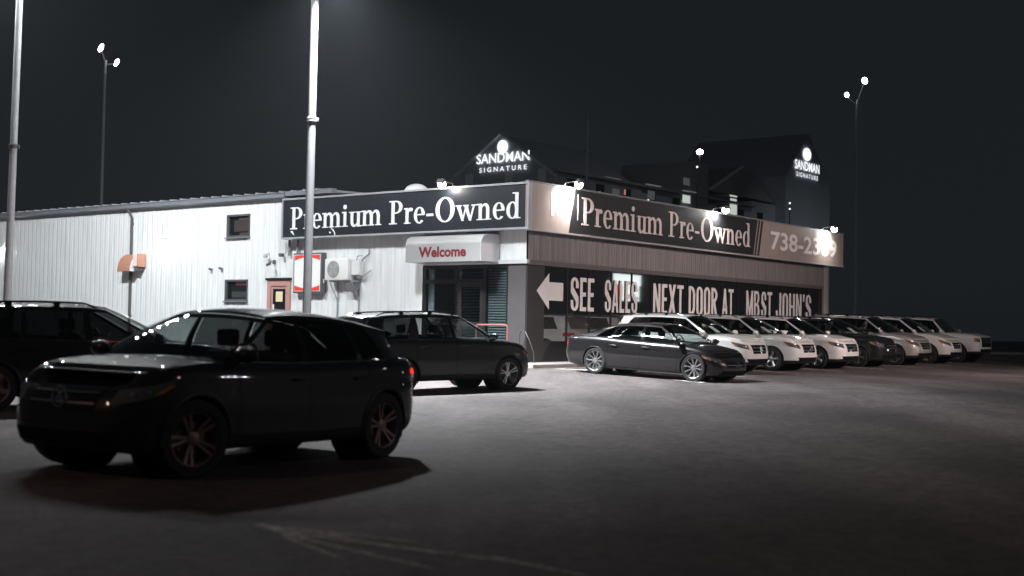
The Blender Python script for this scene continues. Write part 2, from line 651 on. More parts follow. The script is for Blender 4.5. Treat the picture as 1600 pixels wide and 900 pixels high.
def patch(cs, mb, corners, nu, nv, off, mi=0, skirt=-.02, mirror=False):
    """corners (a,v) in order: bottom-left, bottom-right, top-right, top-left; a raised cap on the body surface"""
    (a0, v0), (a1, v1), (a2, v2), (a3, v3) = corners
    rows = []
    sg = -1 if mirror else 1
    for j in range(-1, nv + 2):
        jj = min(max(j, 0), nv) / nv
        row = []
        for i in range(-1, nu + 2):
            ii = min(max(i, 0), nu) / nu
            a = (a0 * (1 - ii) + a1 * ii) * (1 - jj) + (a3 * (1 - ii) + a2 * ii) * jj
            v = (v0 * (1 - ii) + v1 * ii) * (1 - jj) + (v3 * (1 - ii) + v2 * ii) * jj
            o = skirt if (i < 0 or j < 0 or i > nu or j > nv) else off
            row.append(cs.S(a * sg if abs(a) > 1e-9 else 1e-9 * sg, v, o))
        rows.append(row)
    mb.grid(rows, mi)


def star_emblem(mb, c, r, nrm, t=.008):
    """ring with three tapering points, facing along nrm"""
    n = Vector(nrm).normalized()
    up = Vector((0, 0, 1))
    u = up.cross(n).normalized()
    w_ = n.cross(u).normalized()
    c = Vector(c)
    pts = [c + (u * math.cos(t_) + w_ * math.sin(t_)) * r for t_ in [2 * math.pi * k / 20 for k in range(21)]]
    mb.tube(pts, r * .11, 6, cap=False)
    for k in range(3):
        a = math.pi / 2 + k * 2 * math.pi / 3
        d = u * math.cos(a) + w_ * math.sin(a)
        e = u * -math.sin(a) + w_ * math.cos(a)
        q = [c + d * r, c + e * r * .14, c - e * r * .14]
        f = [p + n * t for p in (c + d * r, c + e * r * .13, c + d * -r * .13, c - e * r * .13)]
        b = [p - n * t for p in (c + d * r, c + e * r * .13, c + d * -r * .13, c - e * r * .13)]
        mb.add(f + b, [(0, 1, 2, 3), (7, 6, 5, 4), (0, 4, 5, 1), (1, 5, 6, 2), (2, 6, 7, 3), (3, 7, 4, 0)])


WHEEL_CACHE = {}


def wheel_meshes(rt, rr, wd, style, rim_mat, hubr=.06):
    key = (rt, rr, wd, style, rim_mat.name)
    if key in WHEEL_CACHE:
        return WHEEL_CACHE[key]
    h = wd / 2
    t = MB()
    t.lathe([(rr * .99, -h * .8), (rr * 1.03, -h), (rt * .93, -h), (rt * .985, -h * .86), (rt, -h * .6), (rt, h * .6), (rt * .985, h * .86), (rt * .93, h),
             (rr * 1.06, h), (rr * 1.0, h * .86)], 40)
    r = MB()
    r.lathe([(rr * 1.0, h * .90), (rr * .985, h * .98), (rr * .95, h * .94), (rr * .92, h * .7), (rr * .88, -h * .5), (rr * .9, -h * .9)], 40)
    ns = {'double5': 5, 'multi': 10, 'five': 5}[style]
    for k in range(ns):
        base = 2 * math.pi * k / ns + .31
        offs = [-.16, .16] if style == 'double5' else [0]
        for o in offs:
            w0, w1 = {'double5': (.016, .018), 'multi': (.013, .016), 'five': (.034, .046)}[style]
            a0 = base + o * (1.3 if style == 'double5' else 1)
            a1 = base + o
            p0 = Vector((math.cos(a0) * hubr * .9, 0, math.sin(a0) * hubr * .9))
            p1 = Vector((math.cos(a1) * rr * .94, 0, math.sin(a1) * rr * .94))
            d = (p1 - p0).normalized()
            e = Vector((-d.z, 0, d.x))
            vs = []
            for (p, ww, yy, th) in ((p0, w0 * .9, h * .62, .03), ((p0 + p1) / 2, w0, h * .72, .03), (p1, w1, h * .92, .035)):
                for (s_, y_) in ((-1, yy - .006), (-.6, yy), (.6, yy), (1, yy - .006), (1, yy - th), (-1, yy - th)):
                    q = p + e * ww * s_
                    vs.append((q.x, y_, q.z))
            fs = []
            for i in range(2):
                for j in range(6):
                    fs.append((i * 6 + j, i * 6 + (j + 1) % 6, (i + 1) * 6 + (j + 1) % 6, (i + 1) * 6 + j))
            r.add(vs, fs)
    r.lathe([(.001, h * .72), (hubr * .6, h * .72), (hubr, h * .64), (hubr * 1.05, h * .3), (.001, h * .3)], 20)
    b = MB()
    b.lathe([(.001, h * .18), (rr * .62, h * .18), (rr * .62, h * .05), (rr * .88, -h * .2), (rr * .9, -h * .6), (.001, -h * .6)], 28)
    WHEEL_CACHE[key] = (t, r, b)
    return WHEEL_CACHE[key]


def xf_mb(mb, mtx):
    o = MB()
    o.v = [tuple(mtx @ Vector(p)) for p in mb.v]
    o.f, o.m = mb.f, mb.m
    return o


MESHLIB = {}


def make_car(key, sp, name, label, pnt, X, Y, heading, group, cat='car', roofrail=None, rim=None, sheet=False, steer=0.0, z_add=0.0, rear_tint=True, rails=None, scale=1.0):
    """X, Y: middle of the wheelbase; heading in degrees, 0 = facing world +X"""
    h = R(heading)
    fx, fy = math.cos(h), math.sin(h)
    wb, tr = sp['wb'], sp['W'] * .5 - sp['tw'] / 2 - .025
    # contact heights at the four wheels decide how the car sits
    zc = {}
    for i in (1, -1):
        for j in (1, -1):
            x = X + fx * i * wb / 2 - fy * j * tr
            y = Y + fy * i * wb / 2 + fx * j * tr
            zc[i, j] = gz(x, y)
    zf = (zc[1, 1] + zc[1, -1]) / 2
    zr = (zc[-1, 1] + zc[-1, -1]) / 2
    zl_ = (zc[1, 1] + zc[-1, 1]) / 2
    zr_ = (zc[1, -1] + zc[-1, -1]) / 2
    z0 = (zf + zr) / 2
    ex = Vector((fx * wb, fy * wb, zf - zr)).normalized()
    ey0 = Vector((-fy * 2 * tr, fx * 2 * tr, zl_ - zr_)).normalized()
    ez = ex.cross(ey0).normalized()
    ey = ez.cross(ex).normalized()
    rot = Matrix((ex, ey, ez)).transposed().to_4x4() @ Matrix.Scale(scale, 4)
    root = thing(name, label, cat, (X, Y, z0 + z_add), FW, group, rot=rot)
    rim = rim or M_RIM
    cs = CarShape(sp)
    hw, xf, xr = cs.hw, cs.xf, cs.xr
    wr = sp['wr']
    RA = wr * sp.get('archk', 1.13)
    rimr = sp['rim']
    # ---- body
    doors = sp['doors']                           # list of (x_front, x_rear)
    seams = sorted({x for d_ in doors for x in d_}, reverse=True)
    al = list(np.linspace(0, cs.A, 104))
    for x in seams:
        a = cs.a_at(x)
        i = int(np.argmin([abs(q - a) for q in al]))
        al[i] = a
    al = sorted(al)
    cl = sp.get('clad', .14)
    vl = sorted(set([0, .03, .07, cl, .2, .27, .34, .41, .48, .54, .60, .66, .72, .77, .82, .86, .90, .93, .96, .985, 1.0]))
    sides = {}
    P = {}
    for sg in (1, -1):
        for i, a in enumerate(al):
            for j, v in enumerate(vl):
                P[sg, i, j] = cs.S(sg * max(a, 1e-9), v)
    wx = (wb / 2, -wb / 2)
    ins_ = {}
    for k, p in P.items():
        for q in wx:
            if abs(p[1]) > .5 * hw and math.hypot(p[0] - q, p[2] - wr) < RA:
                ins_[k] = q
    body = MB()
    doorm = {}
    for sg in (1, -1):
        for di in range(len(doors)):
            doorm[sg, di] = MB()

    def P2(k):
        p = P[k]
        if k in ins_:
            q = ins_[k]
            d = math.hypot(p[0] - q, p[2] - wr) or 1e-6
            return (q + (p[0] - q) * RA / d, p[1], wr + (p[2] - wr) * RA / d)
        return p
    for sg in (1, -1):
        for i in range(len(al) - 1):
            for j in range(len(vl) - 1):
                ks = [(sg, i, j), (sg, i + 1, j), (sg, i + 1, j + 1), (sg, i, j + 1)]
                if all(k in ins_ for k in ks):
                    continue
                q = [P2(k) for k in ks]
                if sg < 0:
                    q = q[::-1]
                xm = (P[ks[0]][0] + P[ks[1]][0]) / 2
                am = (al[i] + al[i + 1]) / 2
                mi = 1 if (vl[j + 1] <= cl + 1e-6) else 0
                tgt = body
                for di, (x1, x2) in enumerate(doors):
                    if cs.a_at(x1) < am < cs.a_at(x2) and vl[j] >= cl - 1e-6:
                        tgt = doorm[sg, di]
                tgt.add(q, [(0, 1, 2, 3)], mi)
    # deck (hood, shelf, boot lid)
    xc = sp['cowl']
    xd = sp['deckend']
    nr = 14
    for i in range(len(al) - 1):
        pa, pb = cs.S(al[i], 1), cs.S(al[i + 1], 1)
        xm = (pa[0] + pb[0]) / 2
        mi = 2 if xd < xm < xc else 0
        for k in range(nr):
            r0, r1 = 1 - 2 * k / nr, 1 - 2 * (k + 1) / nr
            q = []
            for (pp, r) in ((pa, r0), (pb, r0), (pb, r1), (pa, r1)):
                x, y, z = cs.deck(pp[0], r)
                q.append((pp[0], pp[1] * r, z if abs(r) < .999 else pp[2]))
            body.add(q, [(0, 1, 2, 3)], mi)
    # ---- cabin
    bo = sp['bounds']                              # [(xb, xt), ...] front to rear
    roofz = Curve(sp['roofz'], .15)                # roof edge height
    roofw = Curve(sp['roofw'], .15)                # roof edge half width
    rc_ = sp.get('roofcrown', .06)

    def side_pt(xb, xt, v, off=0.0):
        yb, zb = cs.edge(xb)
        yb -= .012
        yt, zt = roofw(xt), roofz(xt)
        bulge = .035 * math.sin(math.pi * v)
        return (xb + (xt - xb) * v, yb + (yt - yb) * v + bulge + off, zb + (zt - zb) * v - .004)

    def side_rows(b0, b1, v0, v1, nu, nv, off, sg):
        rows = []
        for j in range(nv + 1):
            v = v0 + (v1 - v0) * j / nv
            row = []
            for i in range(nu + 1):
                u = i / nu
                p = side_pt(b0[0] + (b1[0] - b0[0]) * u, b0[1] + (b1[1] - b0[1]) * u, v, off)
                row.append((p[0], p[1] * sg, p[2]))
            rows.append(row)
        return rows
    nb = len(bo) - 1
    kinds = sp['bands']                            # per interval: 'paint','win','win2','black'
    vt = sp.get('railv', .90)
    vb = .03
    wins = []
    for sg in (1, -1):
        for b in range(nb):
            k = kinds[b]
            pillar = MB()
            nu = 2 if k in ('paint', 'black') else 8
            if k == 'paint':
                body.grid(side_rows(bo[b], bo[b + 1], 0, 1, nu, 10, 0, sg), 0)
            else:
                body.grid(side_rows(bo[b], bo[b + 1], vt, 1, nu, 2, 0, sg), 0)
                body.grid(side_rows(bo[b], bo[b + 1], 0, vb, nu, 1, 0, sg), 1)
                if k == 'black':
                    pillar.grid(side_rows(bo[b], bo[b + 1], vb, vt, nu, 6, -.004, sg), 0)
                    pillar.build('window_pillar', M_GLOSSB, root, smooth=True)
                else:
                    wm = MB()
                    wm.grid(side_rows(bo[b], bo[b + 1], vb, vt, nu, 6, -.010, sg), 0)
                    wins.append((wm, k))
    fb, rb_ = sp['bowf'], sp['bowr']               # bows of windscreen base / rear glass base
    ft, rt_ = .09, sp.get('bowrt', .05)
    x0t, x1t = bo[0][1], bo[-1][1]

    def roof_pt(u, r):
        xx = x0t + (x1t - x0t) * u
        ye, ze = roofw(xx), roofz(xx)
        x = xx + (ft * (1 - u) - rt_ * u) * (1 - r * r)
        return (x, ye * r, ze + rc_ * (1 - abs(r) ** 2.6) * (1 - .25 * (2 * u - 1) ** 4))
    rows = [[roof_pt(i / 16, 1 - 2 * k / 20) for k in range(21)] for i in range(17)]
    if sp.get('panoroof'):
        body.grid(rows, 0, mat_fn=lambda i, j: 3 if (2 <= i <= 11 and 3 <= j <= 16) else 0)
    else:
        body.grid(rows, 0)

    def screen(front, v0, v1, r0, nv, nrr, off=0.0):
        rows = []
        xb = bo[0][0] if front else bo[-1][0]
        yb, zb = cs.edge(xb)
        yb -= .012
        for j in range(nv + 1):
            v = v0 + (v1 - v0) * j / nv
            row = []
            for k in range(nrr + 1):
                r = r0 * (1 - 2 * k / nrr)
                bow = fb if front else -rb_
                bx = xb + bow * (1 - r * r)
                _, _, dz = cs.deck(bx, r)
                bz = (dz if sp.get('deckbase', True) or front else zb) - .01
                tp = roof_pt(0.0 if front else 1.0, r)
                bul = .05 * math.sin(math.pi * v)
                row.append((bx + (tp[0] - bx) * v + (bul if front else -bul) * .5 + (off if front else -off), yb * r + (tp[1] - yb * r) * v + .035 * math.sin(math.pi * v) * r, bz + (tp[2] - bz) * v + bul * .35))
            rows.append(row)
        return rows
    ws = MB()
    ws.grid(screen(True, 0, 1, 1.0, 10, 20))
    rw = MB()
    rw.grid(screen(False, 0.04, .93, .90, 8, 14, .002))
    body.grid(screen(False, 0, 1, 1.0, 10, 20, -.006), 0)
    # spoiler lip
    if sp.get('spoiler'):
        rows = []
        for (ax, az) in ((0.03, .004), (-.10, -.012), (-.17, -.035), (-.16, -.055), (0.0, -.055)):
            rows.append([(roof_pt(1, .93 - 1.86 * k / 14)[0] + ax, roof_pt(1, .93 - 1.86 * k / 14)[1], roof_pt(1, .93 - 1.86 * k / 14)[2] + az) for k in range(15)])
        body.grid(rows, 0)
    ob = body.build('body', [pnt, M_TRIM if sp.get('cladding', True) else pnt, M_DARK, M_GLOSSB], root, smooth=True, merge=.0015, sharp=42)
    ob.rotation_euler = (0, 0, 0)
    for (sg, di), dm in doorm.items():
        d_ob = dm.build('door', [pnt, M_TRIM, M_DARK, M_GLOSSB], root, smooth=True, merge=.0008, sharp=42, recalc=False)
        x1, x2 = doors[di]
        # handle
        hz = sp['handlez']
        hx = x2 + .17
        a = cs.a_at(hx)
        v = cs.side_v(hx, hz)
        hb = MB()
        p = [cs.S(sg * cs.a_at(hx + dx), v, o_) for dx, o_ in ((.11, .0), (.095, .028), (.0, .034), (-.095, .028), (-.11, .0))]
        hb.tube(p, [.010, .013, .014, .013, .010], 8)
        hb.build('handle', sp.get('handlemat') or pnt, d_ob, smooth=True)
    for wm, k in wins:
        wm.build('side_window', M_GLASS if k == 'win' else (M_GLASSM if k == 'win1' else M_GLASSD), root, smooth=True)
    ws.build('windshield', M_GLASS, root, smooth=True, merge=.001)
    rw.build('rear_window', M_GLASSM, root, smooth=True)
    # seams and belt trim
    sm = MB()
    for sg in (1, -1):
        for x in seams:
            a = cs.a_at(x)
            rows = []
            for j in range(22):
                v = cl + (1 - cl) * j / 21
                rows.append([cs.S(sg * (a - .004), v, .0015), cs.S(sg * (a + .004), v, .0015)])
            sm.grid(rows)
        rows = []
        for j in range(30):
            a = cs.a_at(seams[0]) + (cs.a_at(seams[-1]) - cs.a_at(seams[0])) * j / 29
            rows.append([cs.S(sg * a, cl + .0, .0015), cs.S(sg * a, cl + .010, .0015)])
        sm.grid(rows)
        # hood seam
        rows = []
        for j in range(20):
            x = xc + .05 + (xf - .32 - xc) * j / 19
            rows.append([Vector(cs.deck(x, .90 * sg)) + Vector((0, 0, .002)), Vector(cs.deck(x, .89 * sg)) + Vector((0, 0, .002))])
        sm.grid(rows)
    sm.build('panel_gaps', M_DARK, root)
    for sg in (1, -1):
        bt = MB()
        b0, b1 = bo[1], bo[-2]
        pts = []
        for i in range(24):
            u = i / 23
            p = side_pt(b0[0] + (b1[0] - b0[0]) * u, b0[0], .015, .006)
            pts.append((b0[0] + (b1[0] - b0[0]) * u, p[1] * sg, p[2]))
        bt.tube(pts, .008, 5)
        bt.build('belt_trim', M_CHROME if sp.get('chrome', True) else M_GLOSSB, root, smooth=True)
    # arches
    ln = MB()
    for sg in (1, -1):
        for q in wx:
            pts = []
            for k in range(25):
                t_ = math.pi * (-0.06 + 1.12 * k / 24)
                x, z = q + math.cos(t_) * RA, wr + math.sin(t_) * RA
                z = max(z, cs.zl(x) + .01)
                v = min(1, max(0, cs.side_v(x, z)))
                y = cs.S(cs.a_at(x), v, .0)[1]
                pts.append((x, (y - .004) * sg, z))
            at = MB()
            at.tube(pts, sp.get('archr', .016), 6)
            at.build('wheel_arch_trim', M_TRIM if sp.get('cladding', True) else pnt, root, smooth=True)
            # liner
            rows = []
            for k in range(17):
                t_ = math.pi * (-0.12 + 1.24 * k / 16)
                rows.append([(q + math.cos(t_) * RA * 1.005, yy * sg, wr + math.sin(t_) * RA * 1.005) for yy in (.5 * hw, .93 * hw)])
            ln.grid(rows)
            ln.cyl((q, .5 * hw * sg, wr), (0, 1, 0), RA * 1.0, .02, 20)
    # floor
    zf_ = sp['zlow'][len(sp['zlow']) // 2][1]
    ln.box(xr + .25, -wb / 2 - RA, -.8 * hw, .8 * hw, zf_ + .06, zf_ + .12)
    ln.box(-wb / 2 + RA, wb / 2 - RA, -.92 * hw, .92 * hw, zf_ - .0, zf_ + .08)
    ln.box(wb / 2 + RA, xf - .25, -.8 * hw, .8 * hw, zf_ + .03, zf_ + .1)
    ln.box(-wb / 2 - RA, wb / 2 + RA, -.5 * hw, .5 * hw, zf_ + .02, zf_ + .12)
    ln.build('underbody', M_DARK, root)
    # wheels
    t, r_, b_ = wheel_meshes(wr, rimr, sp['tw'], sp['rimstyle'], rim)
    for sg in (1, -1):
        for q in wx:
            st = R(steer) if q > 0 else 0
            m_ = Matrix.Translation((q, tr * sg, wr)) @ Matrix.Rotation((0 if sg > 0 else math.pi) + st, 4, 'Z') @ Matrix.Rotation(random.random() * 1.2, 4, 'Y')
            wo = xf_mb(b_, m_).build('wheel', M_RIMD if rim is M_RIMD else mat('brake_disc', (.12, .12, .12), .4, metal=.8), root, smooth=True)
            xf_mb(t, m_).build('tyre', M_TYRE, wo, smooth=True)
            xf_mb(r_, m_).build('rim', rim, wo, smooth=True, sharp=30)
    # lights
    for sg in (False, True):
        hb = MB()
        patch(cs, hb, sp['headlight'], 10, 5, .004, mirror=sg)
        ho = hb.build('headlight', M_HEAD, root, smooth=True, sharp=60)
        c = sp['headlight']
        rb2 = MB()
        ac, vc = sum(q[0] for q in c) / 4, sum(q[1] for q in c) / 4
        for da in (-.09, .05):
            p = Vector(cs.S((ac + da) * (-1 if sg else 1), vc, .008))
            rb2.lathe([(.001, .0), (.025, .003), (.03, -.01)], 12, axis='y', c=(0, 0, 0))
            rb2.v = rb2.v[:-36] + [tuple(p + Vector((yy, xx, zz))) for (xx, yy, zz) in rb2.v[-36:]]
        rb2.build('lamp_reflector', M_HEADI, ho, smooth=True)
        am = MB()
        (a0, v0), (a1, v1), (a2, v2), (a3, v3) = c
        patch(cs, am, [(a1 - .10, v1 + .01), (a1 - .015, v1 + .01), (a2 - .015, v2 - .05), (a2 - .09, v2 - .06)], 4, 3, .009, mirror=sg)
        am.build('indicator_lens', M_AMBER, ho, smooth=True)
        tb = MB()
        patch(cs, tb, [(cs.A - a, v) for a, v in sp['taillight']], 10, 5, .006, mirror=sg)
        to = tb.build('taillight', M_RED, root, smooth=True, sharp=60)
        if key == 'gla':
            tl = MB()  # glowing patch stands in for a red glint on the tail light
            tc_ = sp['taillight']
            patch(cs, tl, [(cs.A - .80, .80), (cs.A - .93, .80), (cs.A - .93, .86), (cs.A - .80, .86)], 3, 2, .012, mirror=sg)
            tl.build('red_glint', MATS.get('red_glint_glow') or emis('red_glint_glow', (1.0, .03, .02), 2.2), to, smooth=True)
        ib = MB()
        patch(cs, ib, sp['intake'], 6, 4, -.004, skirt=-.03, mirror=sg)
        ib.build('bumper_intake', M_DARK, root, smooth=True)
    g = sp['grille']
    gb = MB()
    patch(cs, gb, [(-g[0] * .86, g[1]), (g[0] * .86, g[1]), (g[0], g[2]), (-g[0], g[2])], 16, 6, .004)
    go = gb.build('grille', M_GLOSSB, root, smooth=True, sharp=60)
    vm = (g[1] + g[2]) / 2
    bars = sp.get('bars', 2)
    for k in range(bars):
        sb = MB()
        vv = g[1] + (g[2] - g[1]) * (k + .75) / (bars + .5)
        patch(cs, sb, [(-g[0] * .9, vv - .012), (g[0] * .9, vv - .012), (g[0] * .92, vv + .012), (-g[0] * .92, vv + .012)], 12, 1, .022)
        sb.build('slat', M_CHROME if sp.get('chromegrille') else mat('satin_bar', (.22, .22, .23), .35, metal=.7), go, smooth=True)
    if sp.get('emblem', True):
        eb = MB()
        star_emblem(eb, cs.S(1e-9, vm, .045), .085, (1, 0, .12))
        eb.build('emblem', M_CHROME, go, smooth=True)
    else:
        eb = MB()
        patch(cs, eb, [(-g[0] * 1.02, g[2] - .01), (g[0] * 1.02, g[2] - .01), (g[0] * 1.02, g[2] + .03), (-g[0] * 1.02, g[2] + .03)], 12, 1, .02)
        eb.build('grille_surround', M_CHROME, go, smooth=True)
    lb = MB()
    patch(cs, lb, [(-.58, .09), (.58, .09), (.66, .27), (-.66, .27)], 14, 3, .002, skirt=-.03)
    lb.build('bumper_intake', M_DARK, root, smooth=True)
    lp = MB()
    patch(cs, lp, [(-.62, .035), (.62, .035), (.62, .075), (-.62, .075)], 16, 2, .012)
    lp.build('bumper_lip', sp.get('lipmat') or M_TRIM, root, smooth=True)
    # number plate recess at the rear
    pb = MB()
    patch(cs, pb, [(cs.A - .27, .40), (cs.A - .001, .40), (cs.A - .001, .52), (cs.A - .27, .52)], 4, 2, .003)
    patch(cs, pb, [(cs.A - .27, .40), (cs.A - .001, .40), (cs.A - .001, .52), (cs.A - .27, .52)], 4, 2, .003, mirror=True)
    pb.build('plate_recess', M_TRIM, root)
    # mirrors
    for sg in (1, -1):
        xb = bo[1][0] - .06
        yb, zb = cs.edge(xb)
        c = Vector((xb + .02, (yb + .13) * sg, zb + .075))
        bm = bmesh.new()
        bmesh.ops.create_uvsphere(bm, u_segments=14, v_segments=10, radius=1)
        mm = MB()
        vs = []
        for p in bm.verts:
            q = p.co.copy()
            q.x = q.x * .085 if q.x > 0 else q.x * .035
            q.y *= .125
            q.z *= .075
            vs.append(c + q)
        mm.add(vs, [[q.index for q in f.verts] for f in bm.faces])
        bm.free()
        mm.tube([(xb + .02, (yb - .02) * sg, zb + .0), (xb + .02, (yb + .10) * sg, zb + .035)], [.025, .02], 8)
        mo = mm.build('wing_mirror', [sp.get('mirrormat') or pnt], root, smooth=True, merge=.0005)
        gm = MB()
        gm.bevbox(c.x - .041, c.x - .033, c.y - .10, c.y + .10, c.z - .055, c.z + .055, .004)
        gm.build('mirror_glass', M_CHROME, mo)
    # interior
    sh = sp['seath']
    yb, zb = cs.edge(0)
    sx1, sx2 = sp['seatx']
    for (x, ys) in ((sx1, (-.37, .37)), (sx2, (-.42, 0.42))):
        for y in ys:
            s_ = MB()
            tilt = Matrix.Translation((x, y, 0)) @ Matrix.Rotation(R(-12), 4, 'Y')
            s_.bevbox(-.07, .07, -.24, .24, zb - .45, sh - .22, .05, mtx=Matrix.Translation((x, y, 0)) @ Matrix.Translation((0, 0, 0)))
            s_.bevbox(-.05 - .04, .05 - .04, -.13, .13, sh - .18, sh, .04, mtx=Matrix.Translation((x, y, 0)))
            s_.tube([(x - .04, y - .05, sh - .24), (x - .04, y - .05, sh - .15)], .008, 6)
            s_.tube([(x - .04, y + .05, sh - .24), (x - .04, y + .05, sh - .15)], .008, 6)
            s_.build('seat', sp.get('seatmat') or M_SEAT, root, smooth=True)
    st = MB()
    c = Vector((sx1 + .55, .37, zb + .01))
    ring = [c + Vector((math.cos(t_) * -.07, math.sin(t_) * .18, math.cos(t_) * .17)) for t_ in [2 * math.pi * k / 20 for k in range(21)]]
    st.tube(ring, .015, 6)
    st.box(c.x - .02, c.x + .03, c.y - .17, c.y + .17, c.z - .03, c.z + .03)
    st.build('steering_wheel', M_SEAT, root, smooth=True)
    dm = MB()
    xw = bo[0][0]
    dm.bevbox(xw - .42, xw + .05, -.62 * hw, .62 * hw, zb - .12, zb + .035, .04)
    dm.build('dashboard', M_SEAT, root, smooth=True)
    if sheet:
        pm = MB()
        rows = screen(True, .10, .42, 1.0, 4, 40, -.014)
        sel = [r__[28:33] for r__ in rows] if sheet > 0 else [r__[8:13] for r__ in rows]
        pm.grid(sel)
        pm.build('price_sheet', M_PAPER, root)
    if rails or (rails is None and sp.get('rails')):
        for sg in (1, -1):
            rm = MB()
            n = 20
            pts = []
            for k in range(n):
                u = .06 + .86 * k / (n - 1)
                p = roof_pt(u, .90 * sg)
                lift = .055 * min(1, math.sin(math.pi * k / (n - 1)) * 3.2)
                pts.append((p[0], p[1], p[2] + lift))
            rm.tube(pts, .015, 8)
            for k in (0, 6, 13, 19):
                u = .06 + .86 * k / (n - 1)
                p = roof_pt(u, .90 * sg)
                rm.box(p[0] - .05, p[0] + .05, p[1] - .013, p[1] + .013, p[2] - .02, pts[k][2])
            rm.build('roof_rail', sp.get('railmat') or M_GLOSSB, root, smooth=True)
    if sp.get('fin', True):
        fm = MB()
        p = roof_pt(.93, 0)
        fm.add([(p[0] + .09, -.02, p[2]), (p[0] + .09, .02, p[2]), (p[0] - .08, .025, p[2] - .01), (p[0] - .08, -.025, p[2] - .01), (p[0] - .07, 0, p[2] + .055), (p[0] - .03, 0, p[2] + .05)],
               [(0, 1, 2, 3), (0, 5, 1), (1, 5, 4, 2), (2, 4, 3), (3, 4, 5, 0)])
        fm.build('antenna_fin', pnt, root)
    return root


SIDE = [(0, .07), (.05, .03), (.14, .012), (.3, .008), (.5, .0), (.62, .002), (.72, .012), (.80, .010), (.90, .022), (.96, .048), (1, .085)]
REAR = [(0, .12), (.12, .03), (.3, .0), (.42, .01), (.5, .035), (.8, .05), (.95, .085), (1, .12)]

SUV_GLC = dict(W=1.88, wb=2.873, fo=.86, ro=.93, wr=.355, rim=.245, tw=.235, rimstyle='five', archk=1.12, archr=.02,
               zlow=[(-2.4, .30), (-1.9, .24), (-1.0, .22), (1.0, .22), (1.9, .22), (2.3, .25)],
               zbelt=[(-2.4, 1.06), (-1.4, 1.08), (0, 1.06), (.9, 1.06), (1.3, 1.05), (1.8, 1.02), (2.1, .97), (2.3, .92)],
               side=SIDE, rear=REAR, front=[(0, .10), (.1, .03), (.25, .0), (.42, .005), (.6, .02), (.78, .06), (.9, .13), (1, .26)], crown=.055,
               cowl=1.02, deckend=-2.0,
               bounds=[(1.10, .18), (.97, .10), (-.02, -.10), (-.14, -.17), (-.98, -.98), (-1.08, -1.05), (-1.90, -1.55), (-2.22, -1.98)],
               bands=['paint', 'win', 'black', 'win2', 'black', 'win2', 'paint'],
               roofz=[(-2.2, 1.50), (-1.6, 1.545), (-.8, 1.575), (-.1, 1.57), (.2, 1.54)], roofw=[(-2.2, .56), (-1.2, .60), (0, .61), (.2, .60)], roofcrown=.065,
               bowf=.22, bowr=.08, doors=[(.93, -.08), (-.08, -1.12)], handlez=.93, seatx=(-.25, -1.15), seath=1.40,
               headlight=[(.55, .63), (1.03, .72), (1.16, .86), (.60, .83)], taillight=[(.40, .66), (.95, .70), (.95, .86), (.42, .84)],
               intake=[(.52, .20), (.88, .20), (.80, .38), (.56, .34)], grille=(.44, .48, .84), bars=2, rails=True, spoiler=True)

SUV_GLE = dict(SUV_GLC, W=1.93, wb=2.915, fo=.87, ro=1.03, wr=.375, rim=.262, tw=.26, rimstyle='double5',
               zlow=[(-2.5, .34), (-1.9, .27), (-1.0, .26), (1.0, .26), (1.9, .26), (2.3, .30)],
               zbelt=[(-2.5, 1.14), (-1.4, 1.16), (0, 1.15), (.9, 1.14), (1.3, 1.12), (1.8, 1.06), (2.1, .99), (2.3, .92)],
               bounds=[(1.12, .25), (.99, .16), (.0, -.06), (-.12, -.14), (-1.02, -.98), (-1.34, -1.02), (-2.05, -1.75), (-2.35, -2.12)],
               bands=['paint', 'win', 'black', 'win1', 'paint', 'win2', 'black'],
               roofz=[(-2.3, 1.62), (-1.6, 1.675), (-.8, 1.70), (-.1, 1.695), (.2, 1.66)], roofw=[(-2.2, .60), (-1.2, .63), (0, .64), (.2, .63)],
               seath=1.48, handlez=1.02, doors=[(.93, -.06), (-.06, -1.14)])

SUV_GLA = dict(SUV_GLC, front=[(0, .10), (.1, .03), (.25, .0), (.42, .005), (.6, .02), (.74, .06), (.84, .14), (.92, .27), (1, .48)], W=1.79, wb=2.70, fo=.78, ro=.80, wr=.345, rim=.240, tw=.225, rimstyle='double5', archr=.022,
               zlow=[(-2.3, .32), (-1.8, .25), (-1.0, .23), (1.0, .23), (1.8, .22), (2.2, .25)],
               zbelt=[(-2.3, 1.04), (-1.4, 1.02), (0, .99), (.8, 1.0), (1.1, 1.01), (1.45, .985), (2.2, .845)], crown=.035,
               cowl=.92, deckend=-1.8,
               bounds=[(1.02, .22), (.90, .14), (-.06, -.10), (-.18, -.17), (-.95, -.86), (-1.04, -.93), (-1.42, -1.22), (-2.02, -1.72)],
               bands=['paint', 'win1', 'black', 'win2', 'black', 'win2', 'paint'],
               roofz=[(-2.1, 1.27), (-1.7, 1.325), (-1.2, 1.40), (-.6, 1.45), (0, 1.455), (.25, 1.42)], roofw=[(-2.1, .53), (-1.2, .57), (0, .59), (.2, .58)], roofcrown=.06,
               doors=[(.86, -.12), (-.12, -1.06)], handlez=.84, seatx=(-.25, -1.02), seath=1.30, rails=False,
               taillight=[(.40, .70), (.92, .74), (.92, .90), (.42, .88)], grille=(.44, .54, .90))

